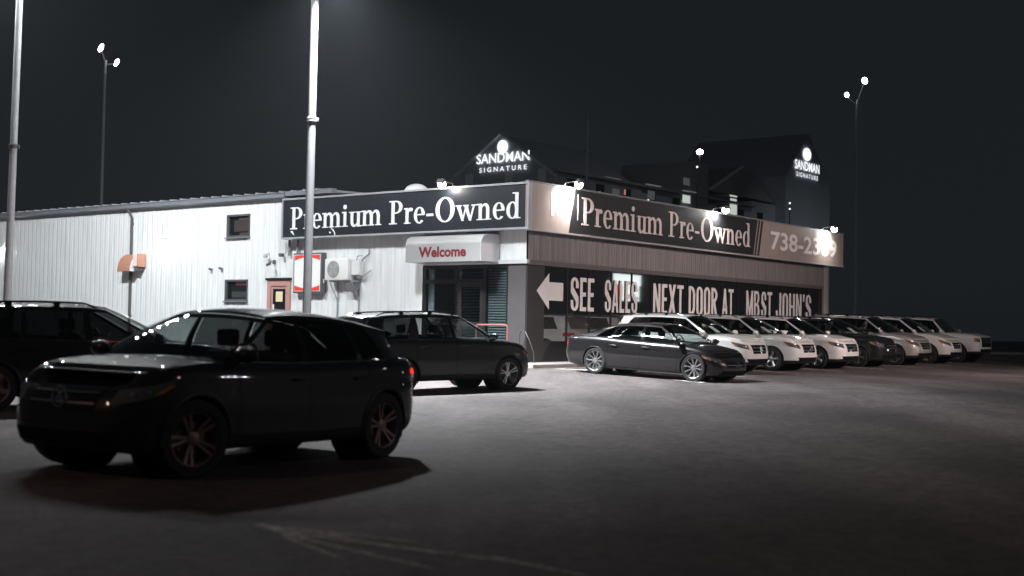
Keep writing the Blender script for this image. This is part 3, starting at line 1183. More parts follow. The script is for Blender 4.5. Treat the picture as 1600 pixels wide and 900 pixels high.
SEDAN = dict(W=1.89, wb=2.94, fo=.74, ro=1.13, wr=.345, rim=.262, tw=.245, rimstyle='multi', archk=1.07, archr=.007, clad=.07, cladding=False,
             zlow=[(-2.6, .28), (-2.0, .19), (-1.0, .17), (1.0, .17), (1.9, .16), (2.4, .17)],
             zbelt=[(-2.6, .92), (-2.2, .98), (-1.4, .98), (-.6, .94), (.3, .915), (1.0, .90), (1.4, .86), (1.85, .78), (2.1, .70), (2.3, .61)],
             side=SIDE, rear=[(0, .14), (.15, .04), (.35, .0), (.5, .0), (.6, .03), (.85, .05), (.95, .07), (1, .13)],
             front=[(0, .08), (.1, .02), (.3, .0), (.5, .0), (.65, .03), (.8, .10), (.9, .20), (1, .38)], crown=.05,
             cowl=1.06, deckend=-1.62,
             bounds=[(1.20, .32), (1.08, .24), (-.02, -.12), (-.12, -.18), (-1.02, -.86), (-1.07, -.90), (-1.52, -1.06), (-1.95, -1.28)],
             bands=['paint', 'win', 'black', 'win', 'black', 'win1', 'paint'],
             roofz=[(-1.5, 1.20), (-1.1, 1.275), (-.6, 1.335), (-.1, 1.355), (.3, 1.33)], roofw=[(-1.4, .50), (-.8, .54), (0, .56), (.3, .55)], roofcrown=.055,
             bowf=.24, bowr=.10, bowrt=.12, doors=[(1.0, -.08), (-.08, -1.06)], handlez=.78, seatx=(-.2, -1.05), seath=1.20,
             headlight=[(.58, .60), (1.10, .68), (1.20, .80), (.62, .78)], taillight=[(.30, .62), (.90, .66), (.90, .82), (.32, .80)],
             intake=[(.50, .14), (.90, .14), (.88, .36), (.56, .30)], grille=(.48, .40, .72), bars=1, rails=False, spoiler=False, fin=True, railv=.90)

TRUCKY = dict(SUV_GLC, W=1.98, wb=2.95, fo=.92, ro=1.0, wr=.39, rim=.25, tw=.26, rimstyle='five', boxy=1,
              zlow=[(-2.5, .42), (-1.9, .36), (-1.0, .34), (1.0, .34), (1.9, .34), (2.3, .38)],
              zbelt=[(-2.5, 1.16), (-1.4, 1.16), (0, 1.15), (.9, 1.15), (1.3, 1.15), (1.8, 1.13), (2.1, 1.11), (2.4, 1.06)],
              front=[(0, .06), (.1, .02), (.3, .0), (.6, .0), (.8, .01), (.92, .03), (1, .08)],
              bounds=[(1.02, .42), (.90, .34), (.0, -.04), (-.12, -.12), (-1.02, -.98), (-1.14, -1.06), (-2.02, -1.86), (-2.30, -2.2)],
              roofz=[(-2.3, 1.68), (-.8, 1.72), (.2, 1.71), (.45, 1.67)], roofw=[(-2.2, .66), (.4, .66)], roofcrown=.05,
              grille=(.62, .38, .92), bars=3, chromegrille=True, emblem=False, seath=1.5, handlez=1.02, spoiler=False,
              headlight=[(.68, .66), (.98, .66), (1.0, .88), (.70, .88)], doors=[(.88, -.06), (-.06, -1.1)])


def F2W(x, y):
    return CORNER[0] + x * NX + y * BX, CORNER[1] + x * NY + y * BY


# ------------------------------------------------------------------ ground
def asphalt():
    m = bpy.data.materials.new('asphalt')
    m.use_nodes = True
    t = m.node_tree
    b = t.nodes['Principled BSDF']
    tcn = t.nodes.new('ShaderNodeTexCoord')
    L = t.links.new

    def noise(scale, det=5, rough=.6, sc3=(1, 1, 1), rz=0):
        mp = t.nodes.new('ShaderNodeMapping')
        mp.inputs['Scale'].default_value = sc3
        mp.inputs['Rotation'].default_value = (0, 0, rz)
        L(tcn.outputs['Object'], mp.inputs[0])
        n = t.nodes.new('ShaderNodeTexNoise')
        n.inputs['Scale'].default_value = scale
        n.inputs['Detail'].default_value = det
        n.inputs['Roughness'].default_value = rough
        L(mp.outputs[0], n.inputs['Vector'])
        return n.outputs['Fac']

    def ramp(src, a, b_, c0, c1):
        r = t.nodes.new('ShaderNodeValToRGB')
        r.color_ramp.elements[0].position = a
        r.color_ramp.elements[1].position = b_
        r.color_ramp.elements[0].color = (*c0, 1)
        r.color_ramp.elements[1].color = (*c1, 1)
        L(src, r.inputs[0])
        return r.outputs[0]

    def mix(a, b_, f, mode='MIX'):
        x = t.nodes.new('ShaderNodeMix')
        x.data_type = 'RGBA'
        x.blend_type = mode
        L(a, x.inputs['A'])
        L(b_, x.inputs['B'])
        if isinstance(f, float):
            x.inputs['Factor'].default_value = f
        else:
            L(f, x.inputs['Factor'])
        return x.outputs['Result']
    big = ramp(noise(.18, 6), .35, .7, (.098, .088, .089), (.155, .139, .139))
    lane = ramp(noise(.35, 4, .6, (1, .18, 1), R(-38)), .4, .65, (.68, .68, .68), (1.22, 1.22, 1.22))
    fine = ramp(noise(55, 3, .7), .3, .75, (.35, .35, .35), (1.95, 1.88, 1.85))
    mott = ramp(noise(7, 4, .65), .35, .68, (.72, .72, .72), (1.22, 1.2, 1.2))
    grain = ramp(noise(240, 2, .8), .35, .75, (.5, .5, .5), (1.7, 1.7, 1.7))
    c = mix(big, lane, 1.0, 'MULTIPLY')
    c = mix(c, fine, .9, 'MULTIPLY')
    c = mix(c, mott, 1.0, 'MULTIPLY')
    c = mix(c, grain, .6, 'MULTIPLY')
    stain = ramp(noise(.9, 5, .55), .60, .72, (1, 1, 1), (.62, .62, .62))
    c = mix(c, stain, 1.0, 'MULTIPLY')
    wv = t.nodes.new('ShaderNodeTexVoronoi')
    wv.feature = 'DISTANCE_TO_EDGE'
    wv.inputs['Scale'].default_value = .28
    mpv = t.nodes.new('ShaderNodeMapping')
    nd = t.nodes.new('ShaderNodeTexNoise')
    nd.inputs['Scale'].default_value = 1.3
    nd.inputs['Detail'].default_value = 6
    va = t.nodes.new('ShaderNodeVectorMath')
    va.operation = 'MULTIPLY_ADD'
    va.inputs[1].default_value = (1.6, 1.6, 0)
    L(tcn.outputs['Object'], nd.inputs['Vector'])
    L(nd.outputs['Color'], va.inputs[0])
    L(tcn.outputs['Object'], va.inputs[2])
    L(va.outputs[0], wv.inputs['Vector'])
    crk = ramp(wv.outputs['Distance'], .002, .008, (.45, .45, .45), (1, 1, 1))
    msk = ramp(noise(.12, 3), .48, .60, (1, 1, 1), (0, 0, 0))
    white = t.nodes.new('ShaderNodeRGB')
    white.outputs[0].default_value = (1, 1, 1, 1)
    crk = mix(crk, white.outputs[0], msk)
    c = mix(c, crk, 1.0, 'MULTIPLY')
    L(c, b.inputs['Base Color'])
    b.inputs['Roughness'].default_value = .80
    b.inputs['Specular IOR Level'].default_value = .12
    bp = t.nodes.new('ShaderNodeBump')
    bp.inputs['Strength'].default_value = .35
    bp.inputs['Distance'].default_value = .006
    L(noise(120, 4, .7), bp.inputs['Height'])
    L(bp.outputs[0], b.inputs['Normal'])
    return m


M_ASPH = asphalt()
xs = [-1500, -600, -250, -120, -70] + [-50 + i for i in range(0, 30)] + [-20 + .5 * i for i in range(0, 90)] + [25 + i for i in range(0, 36, 2)] + [70, 120, 250, 600, 1500]
ys = [-1500, -400, -100, -40, -20, -10, -4] + [.5 * i for i in range(0, 120)] + [60 + i * 2 for i in range(0, 20)] + [110, 150, 250, 600, 1500]
g = MB()
g.grid([[(x, y, gz(x, y)) for x in xs] for y in ys])
tag(g.build('ground', M_ASPH, None, smooth=True, sharp=0, recalc=False), kind='structure')


def worn(name, col, scale, lo, hi, stretch=(1, 1, 1), rz=0, rough=.8):
    """paint or grit on the ground, broken up where the asphalt shows through"""
    m = bpy.data.materials.new(name)
    m.use_nodes = True
    t = m.node_tree
    b = t.nodes['Principled BSDF']
    b.inputs['Base Color'].default_value = (*col, 1)
    b.inputs['Roughness'].default_value = rough
    tcn = t.nodes.new('ShaderNodeTexCoord')
    mp = t.nodes.new('ShaderNodeMapping')
    mp.inputs['Scale'].default_value = stretch
    mp.inputs['Rotation'].default_value = (0, 0, rz)
    n = t.nodes.new('ShaderNodeTexNoise')
    n.inputs['Scale'].default_value = scale
    n.inputs['Detail'].default_value = 8
    n.inputs['Roughness'].default_value = .7
    r = t.nodes.new('ShaderNodeValToRGB')
    r.color_ramp.elements[0].position = lo
    r.color_ramp.elements[1].position = hi
    t.links.new(tcn.outputs['Object'], mp.inputs[0])
    t.links.new(mp.outputs[0], n.inputs['Vector'])
    t.links.new(n.outputs['Fac'], r.inputs[0])
    t.links.new(r.outputs[0], b.inputs['Alpha'])
    return m


def strip(mb, p0, p1, w0, w1, n=24, lift=.008, curve=0.0):
    p0, p1 = Vector(p0), Vector(p1)
    d = (p1 - p0).normalized()
    e = Vector((-d.y, d.x))
    rows = []
    for i in range(n + 1):
        u = i / n
        c = p0 + (p1 - p0) * u + e * curve * math.sin(math.pi * u)
        ww = w0 + (w1 - w0) * u
        rows.append([(q.x, q.y, gz(q.x, q.y) + lift) for q in (c - e * ww / 2, c + e * ww / 2)])
    mb.grid(rows)


M_LINE = worn('worn_white_paint', (.62, .60, .58), 6, .28, .45)
CAR_S = [2.9 + 3.25 * i for i in range(7)]
edges_s = [CAR_S[0] - 1.75] + [s_ + 1.6 for s_ in CAR_S]
for s_ in edges_s:
    mb = MB()
    strip(mb, F2W(1.6, s_), F2W(6.6, s_), .10, .10)
    tag(mb.build('parking_line', M_LINE, None), kind='structure')
mb = MB()
strip(mb, (1.30, 36.6), (4.75, 32.0), .22, .20)
tag(mb.build('parking_line', worn('worn_white_paint_2', (.72, .68, .66), 3, .25, .40), None), kind='structure')
M_GRIT = worn('pale_grit', (.52, .46, .44), 8, .38, .62, (1.0, 5.0, 1), R(44))
for (a, b_, w0, w1, c) in (((-1.75, 9.15), (-.60, 8.52), .09, .05, .01), ((-1.66, 9.02), (-.05, 7.85), .09, .07, -.02), ((-1.5, 8.80), (-.42, 7.55), .07, .05, -.01),
                           ((-1.48, 8.72), (-.98, 7.85), .07, .05, -.01), ((-.1, 7.95), (.45, 7.35), .08, .05, 0), ((-1.75, 9.15), (-1.30, 8.65), .06, .16, 0), ((-1.35, 8.95), (-.8, 8.35), .05, .05, .01)):
    mb = MB()
    strip(mb, a, b_, w0, w1, 20, .006, c)
    tag(mb.build('tyre_scuff', M_GRIT, None), kind='structure')
mb = MB()
strip(mb, (-1.1, 12.75), (-.30, 12.55), .08, .10, 12, .006)
tag(mb.build('tyre_scuff', worn('faint_grit', (.22, .20, .2), 5, .45, .62), None), kind='structure')

# pavement round the corner of the building
M_CONC = mat('concrete', (.34, .31, .30), .85, noise=.25, nscale=3, bump=.3, bscale=60)


def pave(x0, x1, y0, y1, n, name):
    rows = []
    for i in range(n + 1):
        u = i / n
        row = []
        for (xx, lift) in ((x0, .115), (x1 - .02, .115), (x1, .10), (x1, -.06)):
            pass
        rows.append(row)


mb = MB()
path = [(-6.0, -1.0), (1.0, -1.0), (1.0, 22.5)]
inner = [(-6.0, .46), (-.34, .46), (-.34, 22.5)]
segs = []
for k in range(2):
    (ax, ay), (bx_, by_) = path[k], path[k + 1]
    (cx_, cy_), (dx_, dy_) = inner[k], inner[k + 1]
    n = 8 if k == 0 else 24
    rows = []
    for i in range(n + 1):
        u = i / n
        ox, oy = ax + (bx_ - ax) * u, ay + (by_ - ay) * u
        ix, iy = cx_ + (dx_ - cx_) * u, cy_ + (dy_ - cy_) * u
        gw = gz(*F2W(ox, oy))
        f = .97
        rows.append([(ix, iy, gw + .115), (ox * f + ix * (1 - f), oy * f + iy * (1 - f), gw + .115), (ox, oy, gw + .095), (ox, oy, gw - .1)])
    mb.grid(rows)
tag(mb.build('pavement', M_CONC, None, frame=FB, smooth=True), kind='structure')

# ------------------------------------------------------------------ dealership building
M_SIDING = mat('white_steel_siding', (.70, .715, .715), .48, noise=.06, nscale=1.5, grime=.16)
M_SIDINGR = mat('grey_steel_siding', (.20, .185, .19), .55, noise=.08, nscale=2, grime=.25)
M_CORE = mat('wall_core', (.05, .05, .05), .9)
M_GUTTER = mat('grey_gutter', (.17, .18, .20), .5, noise=.12, nscale=4)
M_ROOF = mat('steel_roof', (.28, .29, .31), .5, noise=.1, nscale=3)
M_FRAME = mat('bronze_frame', (.012, .012, .013), .4)
M_STUCCO = mat('grey_render', (.075, .068, .070), .8, noise=.12, nscale=3, bump=.2, bscale=80)
M_DPANEL = mat('dark_cladding', (.020, .018, .018), .5, noise=.15, nscale=3)
M_PANE = glass('shop_glass', (.8, .86, .87), .85, ior=1.6)
M_PANEV = mat('tinted_glazing', (.012, .012, .014), .03, spec=.7, coat=.6)
M_MIRRORP = mat('coated_glazing', (.50, .49, .49), .012, metal=.95)

bld = thing('dealership_building', 'long white ribbed steel showroom with dark shopfront round its corner', 'building', (-.4, .45, 0), FB)


def ribbed(x0, x1, zs, depth=.010, y=0.45, axis='x', sgn=-1, pitch=.305):
    """corrugated panel from x0..x1 with z intervals zs; ribs point outward"""
    mb = MB()
    pts = []
    k0 = math.floor(x0 / pitch) - 1
    prof = []
    for k in range(k0, k0 + int((x1 - x0) / pitch) + 4):
        b = k * pitch
        prof += [(b, 0), (b + .045, depth), (b + .085, depth), (b + .13, 0), (b + .20, 0), (b + .207, .006), (b + .223, .006), (b + .23, 0)]
    prof = [p for p in prof if x0 < p[0] < x1]

    def dep(x):
        q = x % pitch
        return float(np.interp(q, [0, .045, .085, .13, .20, .207, .223, .23, pitch], [0, depth, depth, 0, 0, .006, .006, 0, 0]))
    prof = [(x0, dep(x0))] + prof + [(x1, dep(x1))]
    for (za, zb_) in zs:
        rows = []
        for z in (za, zb_):
            row = []
            for (x, d) in prof:
                row.append((x, y + sgn * (d + .004), z) if axis == 'x' else (y + sgn * (d + .004), x, z))
            rows.append(row)
        mb.grid(rows)
        # closed back edges so the sheet has a thickness
        rows = [[(p[0], p[1] - sgn * .006, p[2]) if axis == 'x' else (p[0] - sgn * .006, p[1], p[2]) for p in r_] for r_ in rows]
        mb.grid(rows)
    return mb


OPEN = [(-14.17, -12.91, 4.49, 5.32), (-14.19, -12.96, 2.18, 2.95), (-11.87, -10.69, .0, 2.98), (-4.56, -.4, .0, 3.30)]
x = -32.0
PW = .915
while x < -.42:
    x1 = min(x + PW, -.40)
    cuts = sorted({x, x1} | {c for o in OPEN for c in o[:2] if x + .01 < c < x1 - .01})
    top = 5.78 if x1 < -10.6 else 4.62
    pm = MB()
    for a, b_ in zip(cuts[:-1], cuts[1:]):
        zi = [(-.1, top)]
        for (ox0, ox1, oz0, oz1) in OPEN:
            if ox0 < (a + b_) / 2 < ox1:
                nz = []
                for (p, q) in zi:
                    if oz0 > p:
                        nz.append((p, min(q, oz0)))
                    if oz1 < q:
                        nz.append((max(p, oz1), q))
                zi = nz
        for q in zi:
            if q[1] - q[0] > .01 and b_ - a > .01:
                ribbed(a, b_, [q]).build('siding_panel', M_SIDING, bld, recalc=False)
    x = x1
# corner flashings
# right fascia over the shopfront
y = .45
while y < 21.5:
    y1 = min(y + PW, 21.55)
    ribbed(y, y1, [(3.42, 4.62)], y=-.35, axis='y', sgn=1).build('fascia_panel', M_SIDINGR, bld, recalc=False)
    y = y1
core = MB()
core.box(-32, -10.6, .52, 14, -.2, 5.9)
core.box(-10.6, -4.7, .52, 14, -.2, 4.6)
core.box(-10.6, -.40, .52, 21.5, 3.35, 4.6)
core.box(-4.7, -.6, 6.0, 21.4, -.2, 3.35)
core.box(-.95, -.50, 1.2, 21.5, -.2, 3.35)
core.box(-4.72, -4.56, .5, 6.0, -.2, 3.35)
core.build('wall', M_CORE, bld)
# window recess boxes are cut into the wall by standing the frames in front of it
fl = MB()
fl.box(-4.6, -.5, .5, 6, .0, .305)
fl.build('floor_slab', M_CONC, bld)
# roof, gutter
rf = MB()
rf.add([(-32.2, .30, 5.96), (-8.7, .30, 5.96), (-8.7, 14.3, 6.35), (-32.2, 14.3, 6.35), (-32.2, .30, 5.88), (-8.7, .30, 5.88), (-8.7, 14.3, 6.27), (-32.2, 14.3, 6.27)],
       [(0, 1, 2, 3), (7, 6, 5, 4), (0, 4, 5, 1), (1, 5, 6, 2), (2, 6, 7, 3), (3, 7, 4, 0)])
rf.build('roof', M_ROOF, bld)
for k in range(38):
    xx = -31.9 + k * .61
    if xx > -8.9:
        break
    rb = MB()
    zt = .04
    rb.add([(xx - .06, .22, 5.96), (xx + .06, .22, 5.96), (xx + .03, .22, 6.03), (xx - .03, .22, 6.03), (xx - .06, 14.3, 6.35), (xx + .06, 14.3, 6.35), (xx + .03, 14.3, 6.42), (xx - .03, 14.3, 6.42)],
           [(0, 1, 2, 3), (7, 6, 5, 4), (0, 4, 5, 1), (1, 5, 6, 2), (2, 6, 7, 3), (3, 7, 4, 0)])
    rb.build('roof_rib', M_ROOF, bld)
gt = MB()
gt.add([(xx, yy, zz) for xx in (-32.2, -10.9) for (yy, zz) in ((.42, 5.76), (.26, 5.76), (.20, 5.80), (.20, 5.93), (.17, 5.95), (.17, 5.97), (.42, 5.97))],
       [(i, (i + 1) % 7, 7 + (i + 1) % 7, 7 + i) for i in range(7)] + [tuple(range(7)), tuple(range(13, 6, -1))])
gt.build('gutter', M_GUTTER, bld)
rr = MB()
rr.box(-10.6, -.5, .6, 21.4, 4.6, 4.66)
rr.build('roof', M_ROOF, bld)
ed = MB()
ed.box(-10.9, -8.6, .25, .5, 5.84, 6.00)
ed.build('roof_edge_trim', M_GUTTER, bld)
# downpipe
dp = MB()
dp.tube([(-19.95, .25, 5.80), (-19.90, .25, 5.72), (-19.82, .37, 5.45), (-19.82, .37, 3.0), (-19.82, .37, .15)], .055, 8)
for z in (5.2, 3.2, 1.6):
    dp.box(-19.89, -19.75, .35, .45, z - .03, z + .03)
dp.build('downpipe', mat('brown_grey_pipe', (.07, .065, .065), .5), bld, smooth=True)
dp2 = MB()
dp2.tube([(-10.72, .35, 4.3), (-10.72, .35, 3.75)], .05, 8)
dp2.tube([(-10.30, .35, 4.3), (-10.30, .35, 3.80)], .04, 8)
dp2.build('cable_conduit', M_GUTTER, bld, smooth=True)

# windows
M_ROOMGLOW = mat('curtain_pink', (.55, .33, .30), .8, emit=(.9, .55, .5), es=.10)
M_ROOMGREY = mat('blind_grey', (.30, .33, .35), .8, emit=(.7, .75, .8), es=.05)


def window(x0, x1, z0, z1, items):
    f = MB()
    t = .07
    yo, yi = .40, .50
    f.box(x0, x1, yo, yi, z1 - t, z1)
    f.box(x0, x1, yo, yi, z0, z0 + t)
    f.box(x0, x0 + t * 1.6, yo, yi, z0 + t, z1 - t)
    f.box(x1 - t * .6, x1, yo, yi, z0 + t, z1 - t)
    w_ = f.build('window', mat('dark_grey_window_frame', (.075, .08, .088), .45), bld)
    s_ = MB()
    s_.box(x0 - .03, x1 + .03, .33, .45, z0 - .04, z0 - .004)
    s_.build('sill', M_GUTTER, w_)
    p = MB()
    p.box(x0 + t, x1 - t * .5, .465, .475, z0 + t, z1 - t)
    p.build('pane', glass('window_pane_' + str(round(z0, 1)), (.8, .82, .82), .75), w_)
    for (a, b_, c, d, m_) in items:
        q = MB()
        q.box(a, b_, .500, .515, c, d)
        q.build('blind', m_, w_)
    return w_


window(-14.17, -12.91, 4.49, 5.32, [(-13.86, -12.98, 4.70, 5.12, mat('curtain_dim', (.30, .24, .22), .8, emit=(.9, .7, .62), es=.07)), (-13.60, -13.05, 5.125, 5.20, M_ROOMGLOW), (-13.55, -13.05, 4.58, 4.66, M_ROOMGLOW)])
window(-14.19, -12.96, 2.18, 2.95, [(-13.70, -13.02, 2.74, 2.86, mat('red_strip', (.6, .2, .18), .8, emit=(1, .35, .3), es=.14)), (-13.9, -13.02, 2.30, 2.52, M_ROOMGREY), (-13.9, -13.02, 2.53, 2.72, mat('room_dark', (.08, .09, .1), .8))])

# red side door
M_REDF = mat('faded_red_frame', (.44, .24, .215), .55, noise=.08, nscale=5)
df = MB()
df.box(-11.87, -11.68, .38, .5, .0, 2.90)
df.box(-10.86, -10.69, .38, .5, .0, 2.90)
df.box(-11.68, -10.86, .38, .5, 2.70, 2.90)
dro = df.build('door_frame', M_REDF, bld)
dl = MB()
dl.box(-11.68, -10.86, .42, .47, .05, 2.69)
dlo = dl.build('door', M_REDF, bld)
dg_ = MB()
dg_.box(-11.58, -10.95, .405, .42, 1.0, 2.60)
dg_.build('door_glass', M_PANEV, dlo)
nt_ = MB()
nt_.box(-11.42, -11.08, .398, .405, 2.15, 2.50)
nt_.build('notice', mat('cream_notice', (.70, .60, .36), .8), dlo)
nt_ = MB()
nt_.box(-11.50, -11.02, .398, .405, 1.44, 1.60)
nt_.build('notice', M_PAPER, dlo)
nt_ = MB()
nt_.box(-11.58, -11.50, .396, .405, 1.45, 2.05)
nt_.build('door_closer_strip', M_PAPER, dlo)
li = MB()
li.box(-11.92, -10.66, .34, .5, 2.90, 2.985)
li.build('lintel', M_FRAME, bld)
dh = MB()
dh.tube([(-10.93, .42, 1.45), (-10.93, .36, 1.45), (-10.93, .36, 1.25), (-10.93, .42, 1.25)], .012, 6)
dh.build('handle', M_CHROME, dlo, smooth=True)

# entrance front
M_BLIND = mat('grey_green_blind', (.34, .355, .36), .55)
sf = MB()
T = .11
for xa in (-4.56, -2.07):
    sf.box(xa, xa + T * 1.1, .44, .56, .31, 3.27)
sf.box(-1.14, -1.07, .44, .56, .31, 3.27)
sf.box(-3.24, -3.11, .44, .56, 2.85, 3.19)
sf.box(-4.44, -2.07, .44, .56, 2.73, 2.85)
sf.box(-4.44, -2.07, .44, .56, 3.19, 3.27)
sf.box(-1.95, -1.14, .44, .56, 3.19, 3.27)
sf.box(-4.44, -1.14, .44, .56, .31, .40)
sfo = sf.build('shopfront_frame', M_FRAME, bld)
for (xa, xb_, za, zb_) in ((-4.44, -3.24, 2.85, 3.19), (-3.11, -2.07, 2.85, 3.19), (-1.95, -1.14, .40, 3.19), (-4.44, -3.06, .40, 2.73)):
    p = MB()
    p.box(xa, xb_, .485, .495, za, zb_)
    p.build('pane', M_PANE, sfo)
dd = MB()
dd.box(-3.06, -2.94, .45, .54, .40, 2.72)
dd.box(-2.18, -2.075, .45, .54, .40, 2.72)
dd.box(-2.94, -2.18, .45, .54, 2.62, 2.72)
dd.box(-2.94, -2.18, .45, .54, .40, .62)
dd.box(-2.94, -2.18, .45, .54, 1.42, 1.52)
ddo = dd.build('entrance_door', mat('brown_frame', (.024, .018, .018), .4), bld)
p = MB()
p.box(-2.94, -2.18, .485, .495, .62, 2.62)
p.build('door_glass', M_PANE, ddo)
hb = MB()
hb.tube([(-2.86, .45, 1.95), (-2.86, .38, 1.95), (-2.86, .38, 1.72), (-2.86, .45, 1.72)], .018, 8)
hb.build('door_handle', M_CHROME, ddo, smooth=True)
sb = MB()
sb.box(-4.44, -3.06, .45, .53, 1.42, 1.50)
sb.build('mid_rail', M_FRAME, sfo)
# venetian blind slats behind the glass
z = .48
while z < 3.16:
    m_ = MB()
    m_.add([(-1.93, .53, z), (-1.15, .53, z), (-1.15, .58, z + .055), (-1.93, .58, z + .055), (-1.93, .536, z - .003), (-1.15, .536, z - .003), (-1.15, .586, z + .052), (-1.93, .586, z + .052)],
           [(0, 1, 2, 3), (7, 6, 5, 4), (0, 4, 5, 1), (2, 6, 7, 3), (1, 5, 6, 2), (3, 7, 4, 0)])
    m_.build('blind_slat', M_BLIND, bld)
    z += .082
bk = MB()
bk.box(-1.95, -1.14, .62, .64, .31, 3.3)
bk.build('blind_backing', mat('blind_back', (.09, .105, .11), .8), bld)
z = .48
while z < 3.16:
    m_ = MB()
    m_.box(-4.1, -2.12, 1.5, 1.505, z, z + .06)
    m_.build('blind_slat', mat('dim_blind', (.10, .12, .13), .7), bld)
    z += .10
jb = MB()
jb.box(-4.43, -4.22, .60, .66, .31, 3.27)
jb.build('inner_jamb', mat('white_jamb', (.72, .73, .74), .6), bld)
# column at the corner
cm = MB()
cm.box(-1.07, -.40, .43, .95, .0, 3.32)
cm.build('corner_column', M_STUCCO, bld)
cd = MB()
cd.box(-.41, -.335, .435, 1.30, .0, 3.30)
cd.build('dark_return_wall', M_DPANEL, bld)
# soffit line under fascia
so = MB()
so.box(-4.5, -.30, .36, .52, 3.30, 3.42)
so.build('soffit_trim', mat('pale_trim', (.5, .5, .51), .5), bld)
so = MB()
so.box(-.46, -.26, .46, 21.55, 3.27, 3.415)
so.build('soffit_trim', mat('dark_trim', (.10, .095, .095), .5), bld)
# shopfront along the right facade
for k in range(16):
    ya = 1.30 + k * 1.245
    yb_ = ya + 1.19
    pv = MB()
    pv.box(-.40, -.360, ya, yb_, 1.80, 3.27)
    pv.build('printed_pane', M_PANEV, bld)
    pc = MB()
    pc.box(-.40, -.362, ya, yb_, .97, 1.76)
    pc.build('window_pane', M_MIRRORP, bld)
    mu = MB()
    mu.box(-.41, -.335, yb_, yb_ + .055, .97, 3.27)
    mu.build('mullion', M_FRAME, bld)
    bp_ = MB()
    bp_.box(-.42, -.345, ya, yb_ + .05, .0, .93)
    bp_.build('base_panel', M_DPANEL, bld)
tr = MB()
tr.box(-.42, -.338, 1.30, 21.2, 1.76, 1.80)
tr.box(-.42, -.330, 1.30, 21.2, .93, .97)
tr.build('transom', M_FRAME, bld)
ec = MB()
ec.box(-.50, -.25, 21.22, 21.60, .0, 4.25)
ec.build('end_post', mat('end_post_grey', (.33, .30, .28), .6), bld)

# ------------------------------------------------------------------ letters stuck on the shopfront
M_LET = mat('vinyl_lettering', (.70, .68, .68), .6, noise=.06, nscale=2)


def placeR(u, z, d):
    return (-.334 + d, u, z)


def px2s(u_):
    # frame y on the shopfront for a position read along the facade (projective, both ends surveyed)
    a0, a1, a2 = 837.0, 1020.0, 1267.0
    s0, s1, s2 = .87, 7.59, 20.18
    # Moebius map through three points
    def cr(t):
        return (t - a0) * (a1 - a2) / ((t - a2) * (a1 - a0))
    k = cr(u_)
    # solve (s-s0)(s1-s2)/((s-s2)(s1-s0)) = k
    A_ = (s1 - s2) / (s1 - s0)
    return (A_ * s0 - k * s2) / (A_ - k)


for (txt, a, b_) in (('SEE', 891, 927.5), ('SALES', 944.5, 995), ('NEXT', 1020, 1067.5), ('DOOR', 1075.5, 1120.5), ('AT', 1128, 1145.5), ('MB', 1165.5, 1186), ('ST.', 1189, 1210), ("JOHN'S", 1212, 1266.6)):
    glyph_text(bld, M_LET, txt, BLOCK, px2s(a), px2s(b_), 1.93, 1.06, placeR, gap=.085, depth=.006)
ar = MB()
arp = [(.90, 2.50), (1.53, 3.06), (1.53, 2.78), (2.27, 2.78), (2.27, 2.22), (1.53, 2.22), (1.53, 1.94)]
ar.add([placeR(a, b_, .006) for a, b_ in arp] + [placeR(a, b_, -.002) for a, b_ in arp], [tuple(range(7))] + [(i, (i + 1) % 7, 7 + (i + 1) % 7, 7 + i) for i in range(7)])
ar.build('arrow', M_LET, bld)

# ------------------------------------------------------------------ canopy with Welcome
can = thing('entrance_canopy', 'white box canopy with rounded top lettered Welcome above the entrance', 'canopy', (-2.95, .45, 3.35), FB)
M_CAN = mat('white_canopy_sheet', (.31, .315, .31), .42, noise=.05, nscale=2, bump=.15, bscale=3)
prof = [(.40, 3.35), (-.50, 3.35), (-.50, 3.86)]
for k in range(1, 9):
    t_ = math.pi / 2 * k / 8
    prof.append((-.50 + .32 * (1 - math.cos(t_)), 3.86 + .32 * math.sin(t_)))
prof.append((.40, 4.20))
mb = MB()
n = len(prof)
mb.add([(-4.45, a, b_) for a, b_ in prof] + [(-1.42, a, b_) for a, b_ in prof], [(i, (i + 1) % n, n + (i + 1) % n, n + i) for i in range(n)])
mb.build('cover', M_CAN, can, smooth=True, sharp=30)
for (xe, nm) in ((-4.45, 0), (-1.42, 1)):
    mb = MB()
    dx = -.015 if nm == 0 else .015
    mb.add([(xe, a, b_) for a, b_ in prof] + [(xe + dx, a, b_) for a, b_ in prof], [tuple(range(n)), tuple(range(2 * n - 1, n - 1, -1))] + [(i, (i + 1) % n, n + (i + 1) % n, n + i) for i in range(n)])
    mb.build('end_panel', mat('canopy_end', (.62, .63, .66), .5), can)
font_text(can, mat('dark_red_lettering', (.15, .006, .012), .5), 'Welcome', -3.90, -1.98, 3.49, .33, lambda u, z, d: (u, -.50 - d, z), bold=.035)

